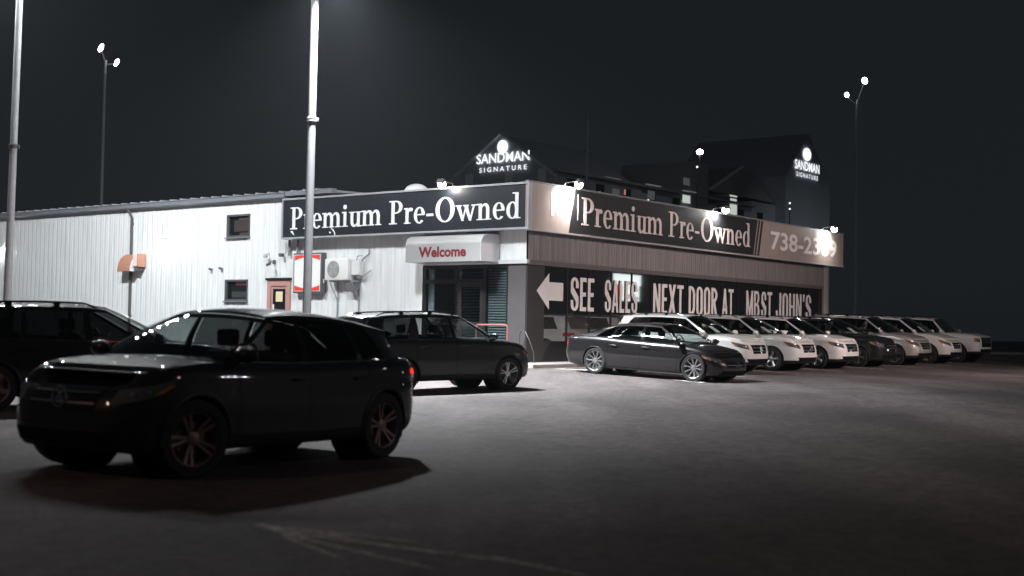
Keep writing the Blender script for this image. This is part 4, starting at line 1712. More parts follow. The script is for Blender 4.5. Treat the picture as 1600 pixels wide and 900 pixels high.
# ------------------------------------------------------------------ sign over the left facade
M_SIGN = mat('slate_sign_face', (.013, .017, .023), .42, noise=.35, nscale=.8, grime=.35)
M_ALU = mat('aluminium_trim', (.42, .43, .45), .4, metal=.3)
M_WLET = mat('white_lettering', (.86, .86, .86), .45)
s1 = thing('sign_board', 'slate sign over the entrance wall reading Premium Pre-Owned in bright white serif letters', 'sign', (-5.4, .08, 4.31), FB)
mb = MB()
mb.box(-10.70, -.05, .02, .14, 4.36, 5.65)
mb.build('face', M_SIGN, s1)
for q in (((-10.76, 0, -.02, .16, 5.65, 5.71)), (-10.76, 0, -.02, .16, 4.30, 4.36), (-10.76, -10.70, -.018, .16, 4.36, 5.65), (-.05, 0, -.018, .16, 4.36, 5.65)):
    mb = MB()
    mb.box(*q)
    mb.build('frame_bar', M_ALU, s1)
glyph_text(s1, M_WLET, 'Premium Pre-Owned', SERIF, -10.36, -.30, 4.63, .76, lambda u, z, d: (u, .018 - d, z), depth=.01)
for xx in (-10, -7.5, -5, -2.5, -.4):
    mb = MB()
    mb.box(xx - .03, xx + .03, .142, .45, 4.5, 4.56)
    mb.box(xx - .03, xx + .03, .142, 1.2, 5.4, 5.46)
    mb.build('bracket', M_GUTTER, s1)
# stray scraps of old lettering film hanging under the text
mb = MB()
for pts in ([(-10.33, 4.56), (-10.22, 4.58), (-10.13, 4.42), (-10.2, 4.46)], [(-8.36, 4.64), (-8.22, 4.56), (-8.15, 4.46), (-8.13, 4.34), (-8.17, 4.34), (-8.19, 4.46), (-8.28, 4.54)], [(-8.40, 4.50), (-8.34, 4.47), (-8.36, 4.43), (-8.43, 4.46)]):
    k = len(pts)
    mb.add([(a, .010, b_) for a, b_ in pts] + [(a, .019, b_) for a, b_ in pts], [tuple(range(k))] + [(i, (i + 1) % k, k + (i + 1) % k, k + i) for i in range(k)])
mb.build('torn_film', M_WLET, s1)

# sign round the corner
M_TAN = mat('tan_banner', (.33, .275, .255), .55, noise=.18, nscale=1.3, grime=.15)
M_DBAN = mat('dark_banner', (.010, .011, .013), .5)
M_DULL = mat('banner_lettering', (.62, .56, .55), .5)
M_PALE = mat('pale_banner_digits', (.80, .76, .74), .5)
s2 = thing('sign_board', 'long banner sign along the right facade reading Premium Pre-Owned and 738-2369', 'sign', (.0, 11.3, 4.31), FB)
mb = MB()
mb.box(-.13, -.012, .0, 22.65, 4.31, 5.71)
mb.build('face', M_TAN, s2)
mb = MB()
q = [(2.07, 4.33), (14.30, 4.33), (14.62, 5.70), (2.38, 5.70)]
mb.add([(-.006, a, b_) for a, b_ in q] + [(-.0125, a, b_) for a, b_ in q], [(0, 1, 2, 3)] + [(i, (i + 1) % 4, 4 + (i + 1) % 4, 4 + i) for i in range(4)])
for (a0, a1) in ((14.45, 14.62), (14.74, 14.90)):
    pass
mb.build('dark_field', M_DBAN, s2)
mb = MB()
for (a0, a1) in ((14.38, 14.50), (14.62, 14.76)):
    q = [(a0, 4.33), (a1, 4.33), (a1 + .33, 5.70), (a0 + .33, 5.70)]
    mb.add([(-.004, a, b_) for a, b_ in q] + [(-.0125, a, b_) for a, b_ in q], [(0, 1, 2, 3)] + [(i, (i + 1) % 4, 4 + (i + 1) % 4, 4 + i) for i in range(4)])
mb.build('stripe', M_DBAN, s2)
glyph_text(s2, M_DULL, 'Premium Pre-Owned', SERIF, 2.72, 14.05, 4.62, .87, lambda u, z, d: (-.006 + d, u, z), depth=.01)
mb = MB()
mb.box(-.008, .002, 2.52, 2.545, 4.75, 5.55)
mb.build('stripe', M_DULL, s2)
font_text(s2, M_PALE, '15', 1.12, 1.86, 4.78, .72, lambda u, z, d: (-.010 + d, u, z), bold=.03)
font_text(s2, M_PALE, '738-2369', 15.75, 21.95, 4.64, .74, lambda u, z, d: (-.010 + d, u, z), bold=.02)
mb = MB()
mb.box(-.16, .03, .0, 22.67, 4.27, 4.31)
mb.build('frame_bar', M_ALU, s2)
mb = MB()
mb.box(-.15, .01, .0, 22.67, 5.712, 5.75)
mb.build('frame_bar', M_GUTTER, s2)
for yy in (1, 5, 9, 13, 17, 21):
    mb = MB()
    mb.box(-.60, -.132, yy - .03, yy + .03, 4.45, 4.51)
    mb.box(-1.1, -.132, yy - .03, yy + .03, 5.4, 5.46)
    mb.build('bracket', M_GUTTER, s2)

# ------------------------------------------------------------------ flood lamps on the sign tops
M_BULB = emis('lamp_lens', (1.0, .97, .95), 60)
M_BULBF = emis('far_lamp_lens', (1.0, .95, .96), 30)
M_LHOUS = mat('lamp_housing', (.10, .10, .11), .5)
WARM = (1.0, .93, .88)
COOL = (.92, .97, 1.0)


def flood(pos, out, label, energy, spot=150, group='flood lamps on the sign boards'):
    """pos: foot on top of the board in FB; out: outward direction"""
    p = Vector(pos)
    o = Vector(out)
    t = thing('flood_lamp', label, 'lamp', p, FB, group)
    a = MB()
    a.tube([p - o * .1, p + Vector((0, 0, .12)) - o * .05, p + o * .46 + Vector((0, 0, .16))], .015, 6)
    a.build('arm', M_LHOUS, t, smooth=True)
    h = MB()
    c = p + o * .50 + Vector((0, 0, .12))
    side = Vector((0, 0, 1)).cross(o)
    fw = (-o * .75 + Vector((0, 0, -.66))).normalized()
    upv = side.cross(fw).normalized()
    M = Matrix((side, upv, fw)).transposed().to_4x4()
    M.translation = c
    h.bevbox(-.13, .13, -.08, .08, -.07, .05, .02, mtx=M)
    h.build('housing', M_LHOUS, t, smooth=True)
    l = MB()
    bm = bmesh.new()
    bmesh.ops.create_uvsphere(bm, u_segments=14, v_segments=10, radius=.125)
    l.add([M @ (q.co + Vector((0, -.03, .09))) for q in bm.verts], [[q.index for q in f.verts] for f in bm.faces])
    bm.free()
    l.build('lens', M_BULB, t)
    lamp('flood_light', 'SPOT', t, c + fw * .22, energy, WARM, .06, aim=c + fw * 1.0, spot=spot, blend=.9)
    return t


flood((-3.10, .06, 5.71), (0, -1, 0), 'flood lamp on top of the slate sign above its word Owned', 60)
flood((-.06, 2.00, 5.75), (1, 0, 0), 'brightest flood lamp on the banner sign beside the corner of the building', 1100)
flood((-.06, 11.33, 5.75), (1, 0, 0), 'flood lamp at the middle of the banner sign above the letter O', 420)
flood((-.06, 20.80, 5.75), (1, 0, 0), 'flood lamp at the far end of the banner sign over the phone number', 600)

# white vent dome behind the slate sign
mb = MB()
mb.lathe([(.42, 5.45), (.42, 5.62), (.40, 5.74), (.33, 5.84), (.22, 5.91), (.10, 5.945), (.001, 5.95)], 20, axis='z', c=(-4.9, .45, 0))
mb.lathe([(.30, 4.66), (.30, 5.45), (.42, 5.45)], 20, axis='z', c=(-4.9, .45, 0))
tag(mb.build('roof_vent', mat('vent_white', (.6, .6, .6), .5), None, loc=(-4.9, .45, 4.66), frame=FB, smooth=True), 'pale round roof vent poking up behind the slate sign', 'vent')

# wall lamps
for (xx, zz, lab, en) in ((-17.75, 4.45, 'glowing wall lamp on the white siding right of the downpipe', 30), (-29.32, 4.43, 'glowing wall lamp on the white siding at the left edge of the picture', 30)):
    t = thing('wall_lamp', lab, 'lamp', (xx, .41, zz), FB, 'wall lamps on the white siding')
    mb = MB()
    mb.bevbox(xx - .13, xx + .13, .27, .42, zz + .02, zz + .16, .03)
    mb.build('housing', mat('pale_lamp_body', (.5, .5, .5), .5), t, smooth=True)
    mb = MB()
    mb.bevbox(xx - .11, xx + .11, .25, .40, zz - .12, zz + .018, .04)
    mb.build('lens', emis('wall_lamp_glass', (.97, 1, 1), 90), t, smooth=True)
    lamp('wall_light', 'POINT', t, (xx, .22, zz - .16), en * .25, COOL, .05)

# small fittings on the siding
for (xx, zz, lab) in ((-14.96, 3.34, 'left of two tiny vent caps on the siding between the windows'), (-14.38, 3.36, 'right of two tiny vent caps on the siding between the windows')):
    mb = MB()
    mb.cyl((xx, .37, zz), (0, 1, 0), .045, .12, 10)
    mb.bevbox(xx - .06, xx + .06, .28, .32, zz + .0, zz + .05, .01)
    tag(mb.build('vent_cap', M_GUTTER, None, loc=(xx, .40, zz), frame=FB), lab, 'vent', 'vent caps on the siding')
t = thing('security_camera', 'small camera on a bracket above the red door', 'camera', (-11.55, .41, 3.5), FB, 'cameras above the red door')
mb = MB()
mb.tube([(-11.55, .42, 3.55), (-11.55, .22, 3.55), (-11.52, .16, 3.50)], .015, 6)
mb.bevbox(-11.62, -11.49, .38, .42, 3.48, 3.62, .01)
mb.build('bracket', M_LHOUS, t)
mb = MB()
mb.cyl((-11.50, .10, 3.46), (.25, -.9, -.35), .05, .20, 12)
mb.build('camera_body', M_LHOUS, t, smooth=True)
mb = MB()
mb.lathe([(.001, .10), (.05, .08), (.085, .02), (.09, -.02), (.06, -.05), (.001, -.06)], 14, axis='z', c=(-11.84, .25, 3.75))
mb.tube([(-11.84, .25, 3.80), (-11.84, .42, 3.86)], .02, 6)
tag(mb.build('dome_camera', mat('pale_camera', (.35, .35, .36), .4), None, loc=(-11.84, .4, 3.75), frame=FB, smooth=True), 'pale dome camera on the siding, highest above the left jamb of the red door', 'camera')
t = thing('flood_fitting', 'unlit dark floodlight with a vertical conduit left of the slate sign corner', 'lamp', (-11.05, .41, 3.8), FB)
mb = MB()
mb.bevbox(-11.13, -10.99, .20, .36, 3.72, 3.84, .02)
mb.build('housing', M_LHOUS, t)
mb = MB()
mb.tube([(-10.93, .38, 4.22), (-10.93, .38, 3.86), (-11.03, .34, 3.80)], .014, 6)
mb.build('conduit', M_LHOUS, t)

# duct hood on the downpipe: quarter-round orange and white awning
t = thing('duct_hood', 'small quarter-round orange and white hood on the siding at the downpipe', 'hood', (-19.6, .42, 3.3), FB)
prof = [(.41, 3.32)] + [(.41 - .46 * math.sin(math.pi / 2 * (1 - k / 8)), 3.32 + .68 * math.sin(math.pi / 2 * k / 8)) for k in range(9)]
n = len(prof)
mb = MB()
mb.grid([[(xx, a, b_) for a, b_ in prof[1:]] for xx in (-20.10, -19.30)])
mb.grid([[(xx, a + .012, b_ - .012) for a, b_ in prof[1:]] for xx in (-20.10, -19.30)])
mb.build('curved_cover', mat('orange_sheet', (.40, .19, .13), .6), t, smooth=True)
for xe in (-20.10, -19.30):
    mb = MB()
    mb.add([(xe, a, b_) for a, b_ in prof] + [(xe + .012, a, b_) for a, b_ in prof], [tuple(range(n)), tuple(range(2 * n - 1, n - 1, -1))] + [(i, (i + 1) % n, n + (i + 1) % n, n + i) for i in range(n)])
    mb.build('side_panel', mat('hood_white', (.75, .75, .74), .5), t)
mb = MB()
mb.bevbox(-19.27, -18.98, .05, .41, 3.50, 3.98, .03)
mb.build('duct_box', mat('hood_pale', (.72, .62, .60), .5), t)
mb = MB()
mb.bevbox(-18.97, -18.91, .03, .41, 3.48, 4.0, .02)
mb.build('orange_edge', mat('orange_sheet', (.40, .19, .13), .6), t)
mb = MB()
mb.bevbox(-19.26, -19.0, .10, .40, 3.34, 3.48, .03)
mb.build('duct_mouth', M_LHOUS, t)

# light box with red bands
t = thing('light_box_sign', 'white light box sign with red bands top and bottom behind the middle lamp post', 'sign', (-9.63, .43, 2.45), FB)
mb = MB()
mb.bevbox(-10.34, -8.94, .20, .43, 2.44, 3.82, .015)
mb.build('case', mat('slate_case', (.09, .10, .12), .5), t)
mb = MB()
mb.box(-10.28, -9.0, .193, .199, 2.50, 3.76)
mb.build('face', mat('white_acrylic', (.80, .79, .77), .35), t)
for s_ in (1, -1):
    mb = MB()
    zc_ = 3.13
    top_ = [(-10.26 + 1.24 * k / 10, zc_ + s_ * .615) for k in range(11)]
    bot_ = [(-10.26 + 1.24 * k / 10, zc_ + s_ * (.615 - (.19 - .11 * math.sin(math.pi * k / 10)))) for k in range(11)]
    mb.grid([[(a, .190, b_) for a, b_ in top_], [(a, .190, b_) for a, b_ in bot_]])
    mb.build('red_band', mat('signal_red', (.72, .06, .04), .4), t)
mb = MB()
mb.box(-8.938, -8.932, .28, .33, 2.78, 2.92)
mb.build('rating_plate', M_PAPER, t)

# air conditioner
t = thing('air_conditioner', 'white outdoor air conditioner on wall brackets right of the light box sign', 'air conditioner', (-8.0, .40, 2.85), FB)
mb = MB()
mb.bevbox(-8.62, -7.52, .03, .36, 2.86, 3.58, .03)
mb.build('case', mat('ac_white', (.70, .70, .69), .45), t, smooth=True)
mb = MB()
c = (-8.20, .02, 3.22)
for k in range(9):
    r_ = .05 + .03 * k
    pts = [(c[0] + math.cos(a) * r_, c[1], c[2] + math.sin(a) * r_) for a in [2 * math.pi * i / 20 for i in range(21)]]
    mb.tube(pts, .004, 4, cap=False)
for k in range(8):
    a = math.pi * k / 4
    mb.tube([(c[0] + math.cos(a) * .05, c[1], c[2] + math.sin(a) * .05), (c[0] + math.cos(a) * .29, c[1], c[2] + math.sin(a) * .29)], .004, 4)
mb.build('fan_guard', mat('ac_grille', (.40, .41, .41), .5), t)
mb = MB()
mb.cyl((c[0], .028, c[2]), (0, 1, 0), .28, .01, 24)
mb.build('fan_opening', mat('ac_dark', (.22, .23, .23), .6), t)
mb = MB()
for k in range(4):
    a = math.pi / 2 * k + .4
    mb.add([(c[0], .022, c[2]), (c[0] + math.cos(a) * .26, .020, c[2] + math.sin(a) * .26), (c[0] + math.cos(a + .8) * .26, .016, c[2] + math.sin(a + .8) * .26)], [(0, 1, 2)])
mb.build('fan_blade', mat('ac_blade', (.30, .31, .31), .5), t)
mb = MB()
mb.bevbox(-7.50, -7.12, .16, .40, 3.02, 3.50, .03)
mb.build('valve_cover', mat('ac_pale', (.62, .63, .62), .5), t)
mb = MB()
mb.tube([(-7.3, .25, 3.05), (-7.25, .22, 2.95), (-7.05, .28, 3.0), (-6.86, .34, 3.12), (-6.80, .40, 3.2)], .022, 6)
mb.tube([(-7.2, .3, 3.45), (-7.0, .30, 3.62), (-6.9, .38, 3.72), (-6.9, .40, 3.90)], .03, 6)
mb.tube([(-7.4, .3, 3.5), (-7.35, .30, 3.66), (-7.2, .38, 3.68)], .02, 6)
mb.build('pipe', mat('ac_pipe', (.25, .25, .26), .5), t, smooth=True)
for xx in (-8.35, -7.35):
    mb = MB()
    mb.box(xx - .025, xx + .025, .0, .42, 2.80, 2.855)
    mb.tube([(xx, .03, 2.80), (xx, .39, 2.2)], .018, 6)
    mb.box(xx - .025, xx + .025, .39, .415, .3, 2.80)
    mb.build('bracket', mat('galvanised', (.33, .34, .35), .5, metal=.3), t)
mb = MB()
mb.bevbox(-7.72, -7.30, .14, .40, 2.50, 2.78, .02)
mb.build('junction_box', mat('dark_grey_box', (.12, .12, .13), .5), t)

# handrails by the door
t = thing('handrail', 'red tube handrail in front of the entrance shutters', 'handrail', (-.85, -.6, .33), FB)
M_RRAIL = mat('red_rail_paint', (.24, .085, .075), .45)
mb = MB()
mb.tube([(-1.44, -.6, .30), (-1.44, -.6, 1.36), (-1.42, -.6, 1.41), (-1.37, -.6, 1.43), (-.33, -.6, 1.43), (-.28, -.6, 1.41), (-.26, -.6, 1.36), (-.26, -.6, .30)], .032, 8)
mb.build('rail', M_RRAIL, t, smooth=True)
mb = MB()
mb.cyl((-1.44, -.6, .325), (0, 0, 1), .07, .02, 12)
mb.cyl((-.26, -.6, .325), (0, 0, 1), .07, .02, 12)
mb.build('base_plate', M_RRAIL, t)
t = thing('stair_rail', 'thin pale sloping handrail beside the grey corner column', 'handrail', (-.1, .2, .33), FB)
mb = MB()
pts = [(-.42, .2, .30), (-.42, .2, 1.15), (-.36, .2, 1.27), (-.22, .2, 1.26), (-.05, .2, 1.0), (.12, .2, .62), (.14, .2, .30)]
mb.tube(pts, .014, 6)
mb.tube([(-.20, .2, .30), (-.20, .2, 1.24)], .010, 6)
mb.build('rail', mat('pale_rail', (.07, .06, .06), .4), t, smooth=True)

# ------------------------------------------------------------------ lot lighting
M_POLE = mat('galvanised_pole', (.10, .10, .105), .5, metal=.0, noise=.25, nscale=5, grime=.3)
M_POLE2 = mat('pale_galvanised_pole', (.42, .43, .44), .5, noise=.25, nscale=5, grime=.3)
M_POLEBASE = mat('pole_base_concrete', (.35, .34, .33), .85)


def lot_pole(X, Y, label, H=10.6, rings=(6.5,), heads=(), group='tall lamp posts of the lot', r0=.115, r1=.095, cat='lamp post', lens=None, energy=0, col=WARM, base=True, lean=0.0, bank=0, pm=None):
    z0 = gz(X, Y)
    t = thing('lamp_post', label, cat, (X, Y, z0), FW, group)
    mb = MB()
    pts = []
    for k in range(9):
        u = k / 8
        pts.append((X + lean * u * H, Y, z0 + .3 + (H - .3) * u))
    mb.tube(pts, [r0 + (r1 - r0) * k / 8 for k in range(9)], 16)
    mb.build('pole', pm or M_POLE, t, smooth=True)
    if base:
        mb = MB()
        mb.lathe([(.001, -.1), (.30, -.1), (.30, .28), (.27, .31), (.001, .31)], 20, axis='z', c=(X, Y, z0))
        mb.build('base', M_POLEBASE, t)
        mb = MB()
        mb.box(X - .06, X + .06, Y - r0 - .012, Y - r0 + .03, z0 + 1.0, z0 + 1.3)
        mb.build('hand_hole_cover', M_LHOUS, t)
    for rz in rings:
        rr_ = r0 + (r1 - r0) * rz / H
        mb = MB()
        mb.lathe([(rr_, -.06), (rr_ + .03, -.05), (rr_ + .03, -.01), (rr_ + .012, .0), (rr_ + .035, .02), (rr_ + .03, .07), (rr_, .08)], 16, axis='z', c=(X + lean * rz, Y, z0 + rz))
        mb.bevbox(X + lean * rz + rr_ + .01, X + lean * rz + rr_ + .07, Y - .04, Y + .04, z0 + rz - .05, z0 + rz + .05, .01)
        mb.build('clamp_ring', M_POLE, t, smooth=True)
    for (ang, arm, tilt, en, sp_) in heads:
        a = R(ang)
        d = Vector((math.cos(a), math.sin(a), 0))
        top = Vector((X + lean * H, Y, z0 + H - .15))
        mb = MB()
        mb.tube([top, top + d * arm], .035, 8)
        mb.build('arm', M_POLE, t, smooth=True)
        fw = (d * math.sin(R(tilt)) + Vector((0, 0, -math.cos(R(tilt))))).normalized()
        side = fw.cross(Vector((0, 0, 1))).normalized() if abs(fw.z) < .999 else Vector((-d.y, d.x, 0))
        upv = side.cross(fw).normalized()
        M = Matrix((side, upv, fw)).transposed().to_4x4()
        c = top + d * (arm + .25)
        M.translation = c
        hb = MB()
        hb.bevbox(-.20, .20, -.28, .28, -.12, .03, .03, mtx=M)
        ho = hb.build('lamp_head', M_LHOUS, t, smooth=True)
        lb_ = MB()
        lb_.bevbox(-.16, .16, -.22, .22, .028, .05, .01, mtx=M)
        lb_.build('lens', lens or M_BULB, ho)
        if en:
            lamp('lot_light', 'AREA', t, c + fw * .09, en, col, .32, aim=c + fw * 2, sizey=.44, spot=sp_)
    for k in range(bank):  # extra heads above the frame, added for their glints in the car paint
        p = Vector((X + lean * H, Y, z0 + H)) + Vector((.62 * (k - (bank - 1) / 2), -.25 + .12 * (k % 2), .45 + .1 * (k % 2)))
        hb = MB()
        hb.bevbox(p.x - .12, p.x + .12, p.y - .12, p.y + .12, p.z, p.z + .16, .03)
        hb.tube([(p.x, p.y, p.z + .1), (p.x, Y, z0 + H + .52)], .02, 6)
        ho = hb.build('lamp_head', M_LHOUS, t, smooth=True)
        lb_ = MB()
        lb_.bevbox(p.x - .09, p.x + .09, p.y - .09, p.y + .09, p.z - .06, p.z - .004, .02)
        lb_.build('lens', emis('glint_head_lens', (.95, .98, 1.0), 1600) if 'glint_head_lens' not in MATS else MATS['glint_head_lens'], ho)
    if bank:
        mb = MB()
        mb.tube([(X + lean * H - .3 * bank, Y, z0 + H + .52), (X + lean * H + .3 * bank, Y, z0 + H + .52)], .03, 6)
        mb.tube([(X + lean * H, Y, z0 + H - .05), (X + lean * H, Y, z0 + H + .55)], .06, 8)
        mb.build('crossbar', M_POLE, t)
    return t


lot_pole(-5.2, 33.0, 'lamp post standing in front of the slate sign, tallest in the middle of the picture', heads=((-55, .9, 9, 5500, 116), (-70, .5, 20, 60, 110), (95, .5, 50, 620, 150)), lean=.004, col=COOL, bank=2)
lot_pole(-14.75, 38.0, 'lamp post at the left edge of the picture against the white siding', H=12.0, rings=(6.45,), heads=((20, .5, 30, 200, 120), (128, .5, 46, 2400, 150)), col=COOL, lean=.010, bank=8, pm=M_POLE2)
# unseen lamps outside the picture, set for warm light on the shopfront and cars
px_, py_ = F2W(27, 9)
lot_pole(px_, py_, 'unseen lamp post lighting the shopfront from across the lot', heads=((142, .6, 68, 900, 76),), group='lamp posts outside the picture', col=(1.0, .81, .76))
lot_pole(17.5, 9.0, 'unseen lamp post giving warm fill light from the right of the viewpoint', heads=((120, .6, 42, 160, 120),), group='lamp posts outside the picture', col=(1.0, .74, .66))
lot_pole(-16, 2.0, 'lamp post of the lot to the left of the viewpoint', heads=((50, .6, 50, 85, 110),), group='lamp posts outside the picture', col=(1.0, .62, .45))


def glint_lamp_bank(X, Y, H, label, n, dx, ang, lens=None):
    """post with a row of small high-power heads, unseen, added so its lenses glint in the car paint"""
    z0 = gz(X, Y)
    t = thing('lamp_post', label, 'lamp post', (X, Y, z0), FW, 'lamp posts outside the picture')
    mb = MB()
    mb.tube([(X, Y, z0), (X, Y, z0 + H)], [.12, .09], 12)
    mb.build('pole', M_POLE, t, smooth=True)
    mb = MB()
    a = R(ang)
    d = Vector((math.cos(a), math.sin(a), 0))
    c = Vector((X, Y, z0 + H))
    mb.tube([c - d * dx * n / 2, c + d * dx * n / 2], .04, 6)
    mb.build('crossbar', M_POLE, t)
    for k in range(n):
        p = c + d * dx * (k - (n - 1) / 2) + Vector((0, 0, -.22 - .12 * (k % 2)))
        hb = MB()
        hb.bevbox(p.x - .14, p.x + .14, p.y - .14, p.y + .14, p.z, p.z + .18, .03)
        ho = hb.build('lamp_head', M_LHOUS, t, smooth=True)
        lb_ = MB()
        lb_.bevbox(p.x - .11, p.x + .11, p.y - .11, p.y + .11, p.z - .06, p.z - .004, .02)
        lb_.build('lens', lens or BANKLENS, ho)


BANKLENS = emis('glint_bank_lens', (1.0, .96, .94), 400)
glint_lamp_bank(66, 30.0, 9.0, 'unseen post with a bar of small lamps far to the right, added for glints in the paint', 4, 2.2, 60, emis('glint_bank_lens_right', (1.0, .96, .94), 4000))
glint_lamp_bank(-26.5, 45.0, 16.5, 'unseen post with a bar of small lamps at the left, added for glints in the paint', 5, 1.1, -30)


def far_lamp(X, Y, zt, heads, label):
    z0 = 0
    t = thing('floodlight_mast', label, 'lamp post', (X, Y, z0), FW, 'distant floodlight masts')
    mb = MB()
    mb.tube([(X, Y, z0), (X, Y, zt - .6), (X + .05, Y, zt)], [.13, .08, .07], 8)
    mb.build('mast', mat('dim_mast', (.20, .21, .22), .6), t, smooth=True)
    for (dx, z, rx, rz, tilt) in heads:
        mb = MB()
        mb.tube([(X, Y, zt - .3), (X + dx, Y, z - .05)], .04, 6)
        mb.build('arm', M_LHOUS, t)
        M = Matrix.Translation((X + dx, Y - .15, z)) @ Matrix.Rotation(R(tilt), 4, 'Y')
        hb = MB()
        hb.bevbox(-rx * 1.1, rx * 1.1, .02, .35, -rz * 1.05, rz * 1.15, .08, mtx=M)
        hb.build('lamp_head', M_LHOUS, t, smooth=True)
        lb_ = MB()
        bm = bmesh.new()
        bmesh.ops.create_uvsphere(bm, u_segments=14, v_segments=10, radius=1)
        lb_.add([M @ Vector((p.co.x * rx, p.co.y * .16, p.co.z * rz)) for p in bm.verts], [[q.index for q in f.verts] for f in bm.faces])
        bm.free()
        lb_.build('lens', M_BULBF, t, smooth=True)
    return t


far_lamp(-25.4, 80, 17.6, ((-.25, 18.3, .12, .26, 25), (.75, 17.4, .11, .24, 28)), 'distant mast with two glowing heads over the white siding at the left')
far_lamp(21.1, 80, 15.9, ((.45, 17.1, .16, .20, -20), (-.65, 16.2, .12, .15, -20)), 'distant mast with two glowing heads in the empty dark at the right')
t = thing('utility_pole', 'faint dark utility pole behind the hotel roof line', 'pole', (5.9, 105, 0), FW)
mb = MB()
mb.tube([(5.9, 105, 0), (5.9, 105, 19)], [.13, .07], 8)
mb.build('pole', mat('grey_timber', (.35, .36, .38), .8), t, smooth=True)

# ------------------------------------------------------------------ hotel behind
HC = (3.35, 110.0)
FH = Matrix.Translation((HC[0], HC[1], 0)) @ Matrix.Rotation(BR, 4, 'Z')
M_HOT = mat('hotel_render', (.32, .35, .39), .85, noise=.2, nscale=.3)
M_HOTP = mat('hotel_pilaster', (.60, .66, .66), .85)
M_HROOF = mat('hotel_roof', (.22, .24, .26), .7)
M_HEDGE = mat('hotel_roof_edge', (.6, .62, .65), .6)
M_HSIGN = emis('lit_hotel_sign', (.92, .95, 1.0), 1.25)
M_LITW = emis('lit_window_glow', (.80, .88, .80), .62)
M_LITD = emis('dim_window_glow', (.55, .62, .62), .10)
M_DARKW = mat('dark_window', (.01, .012, .014), .1, coat=.5)
ht = thing('hotel', 'dark gabled hotel rising behind the showroom with a few lit windows', 'building', (0, 0, 0), FH)
mb = MB()
mb.box(-11.3, 0, 0, 14, 0, 14.6)
mb.box(-13, -.02, 14, 36, 0, 14.4)
mb.box(-13, -.02, 36, 41.5, 0, 15.6)
mb.box(-13, 1.2, 41.5, 53, 0, 18.8)
mb.add([(-11.3, 0, 14.6), (0, 0, 14.6), (-5.65, 0, 18.5), (-11.3, 14, 14.6), (0, 14, 14.6), (-5.65, 14, 18.5)], [(0, 1, 2), (3, 5, 4), (0, 2, 5, 3), (1, 4, 5, 2)])
mb.add([(1.2, 41.5, 18.8), (1.2, 53, 18.8), (1.2, 47.2, 24.2), (-13, 41.5, 18.8), (-13, 53, 18.8), (-13, 47.2, 24.2)], [(0, 1, 2), (3, 5, 4), (0, 2, 5, 3), (1, 4, 5, 2)])
mb.build('wall', M_HOT, ht)
mb = MB()
for s_ in (-1, 1):
    a = Vector((-5.65, -.35, 18.62))
    b_ = Vector((-5.65 + s_ * 6.0, -.35, 14.55))
    q = [a, b_, b_ + Vector((0, 0, -.13)), a + Vector((0, 0, -.15))]
    mb.add(q + [p + Vector((0, .4, 0)) for p in q], [(0, 1, 2, 3), (7, 6, 5, 4), (0, 4, 5, 1), (1, 5, 6, 2), (2, 6, 7, 3), (3, 7, 4, 0)])
mb.build('gable_edge', M_HEDGE, ht)
mb = MB()
q = [Vector((.3, 26.6, 16.0)), Vector((.3, 33.6, 19.1)), Vector((.3, 33.6, 18.95)), Vector((.3, 26.6, 15.85))]
mb.add(q + [p + Vector((-.4, 0, 0)) for p in q], [(0, 1, 2, 3), (7, 6, 5, 4), (0, 4, 5, 1), (1, 5, 6, 2), (2, 6, 7, 3), (3, 7, 4, 0)])
mb.build('gable_edge', M_HEDGE, ht)
mb = MB()
mb.add([(.25, 26.4, 15.8), (.25, 40.8, 15.8), (.25, 33.6, 19.0), (-13, 26.4, 15.8), (-13, 40.8, 15.8), (-13, 33.6, 19.0)], [(0, 1, 2), (3, 5, 4), (0, 2, 5, 3), (1, 4, 5, 2), (0, 3, 4, 1)])
mb.box(-8, .2, 22.8, 26.2, 14.2, 18.4)
mb.build('roof', M_HROOF, ht)
for (a, b_) in ((-9.7, -8.9), (-5.2, -4.4), (-1.6, -.8)):
    mb = MB()
    mb.box(a, b_, -.06, .02, 0, 15.2)
    mb.build('pilaster', M_HOTP, ht)
# eave lights along the wing
for k, yy in enumerate((7.6, 14.6, 21.4)):
    mb = MB()
    mb.box(-.02, .30, yy, yy + 2.4, 15.15 + .06 * k, 15.22 + .06 * k)
    mb.build('eave_strip', emis('eave_glow', (.7, .75, .75), .16), ht)
mb = MB()
mb.box(-.3, .5, 0, 36, 14.9, 15.12)
mb.build('eave', M_HROOF, ht)
for fl_ in range(5):
    for k in range(9):
        yy = 2.0 + k * 4.4
        if 22 < yy < 27:
            continue
        z = 1.4 + 2.9 * fl_
        mb = MB()
        mb.box(-.03, .05, yy, yy + 1.3, z, z + 1.5)
        mb.build('window', M_DARKW, ht)
for (yy, w_, z, h_, m_) in ((21.4, 1.5, 14.15, .78, M_LITW), (21.4, 1.6, 13.45, .32, M_LITW), (31.0, 1.5, 15.65, 1.15, M_LITW), (31.1, 1.3, 15.15, .30, M_LITW), (31.0, 1.5, 13.8, 1.05, M_LITW),
                            (31.2, 1.2, 17.0, .5, M_LITD), (15.0, 1.2, 13.9, .8, M_LITD), (9.0, 1.1, 13.3, 1.0, M_LITD), (8.6, .8, 12.4, .3, M_LITD), (21.5, 1.2, 15.9, .7, M_LITD),
                            (10.9, .25, 13.9, .5, emis('red_window_glow', (.9, .35, .25), .5)), (45.9, .9, 18.1, .75, emis('pink_window_glow', (.85, .42, .38), .45))):
    mb = MB()
    mb.box(.04, .09, yy, yy + w_, z, z + h_)
    mb.build('lit_window', m_, ht)


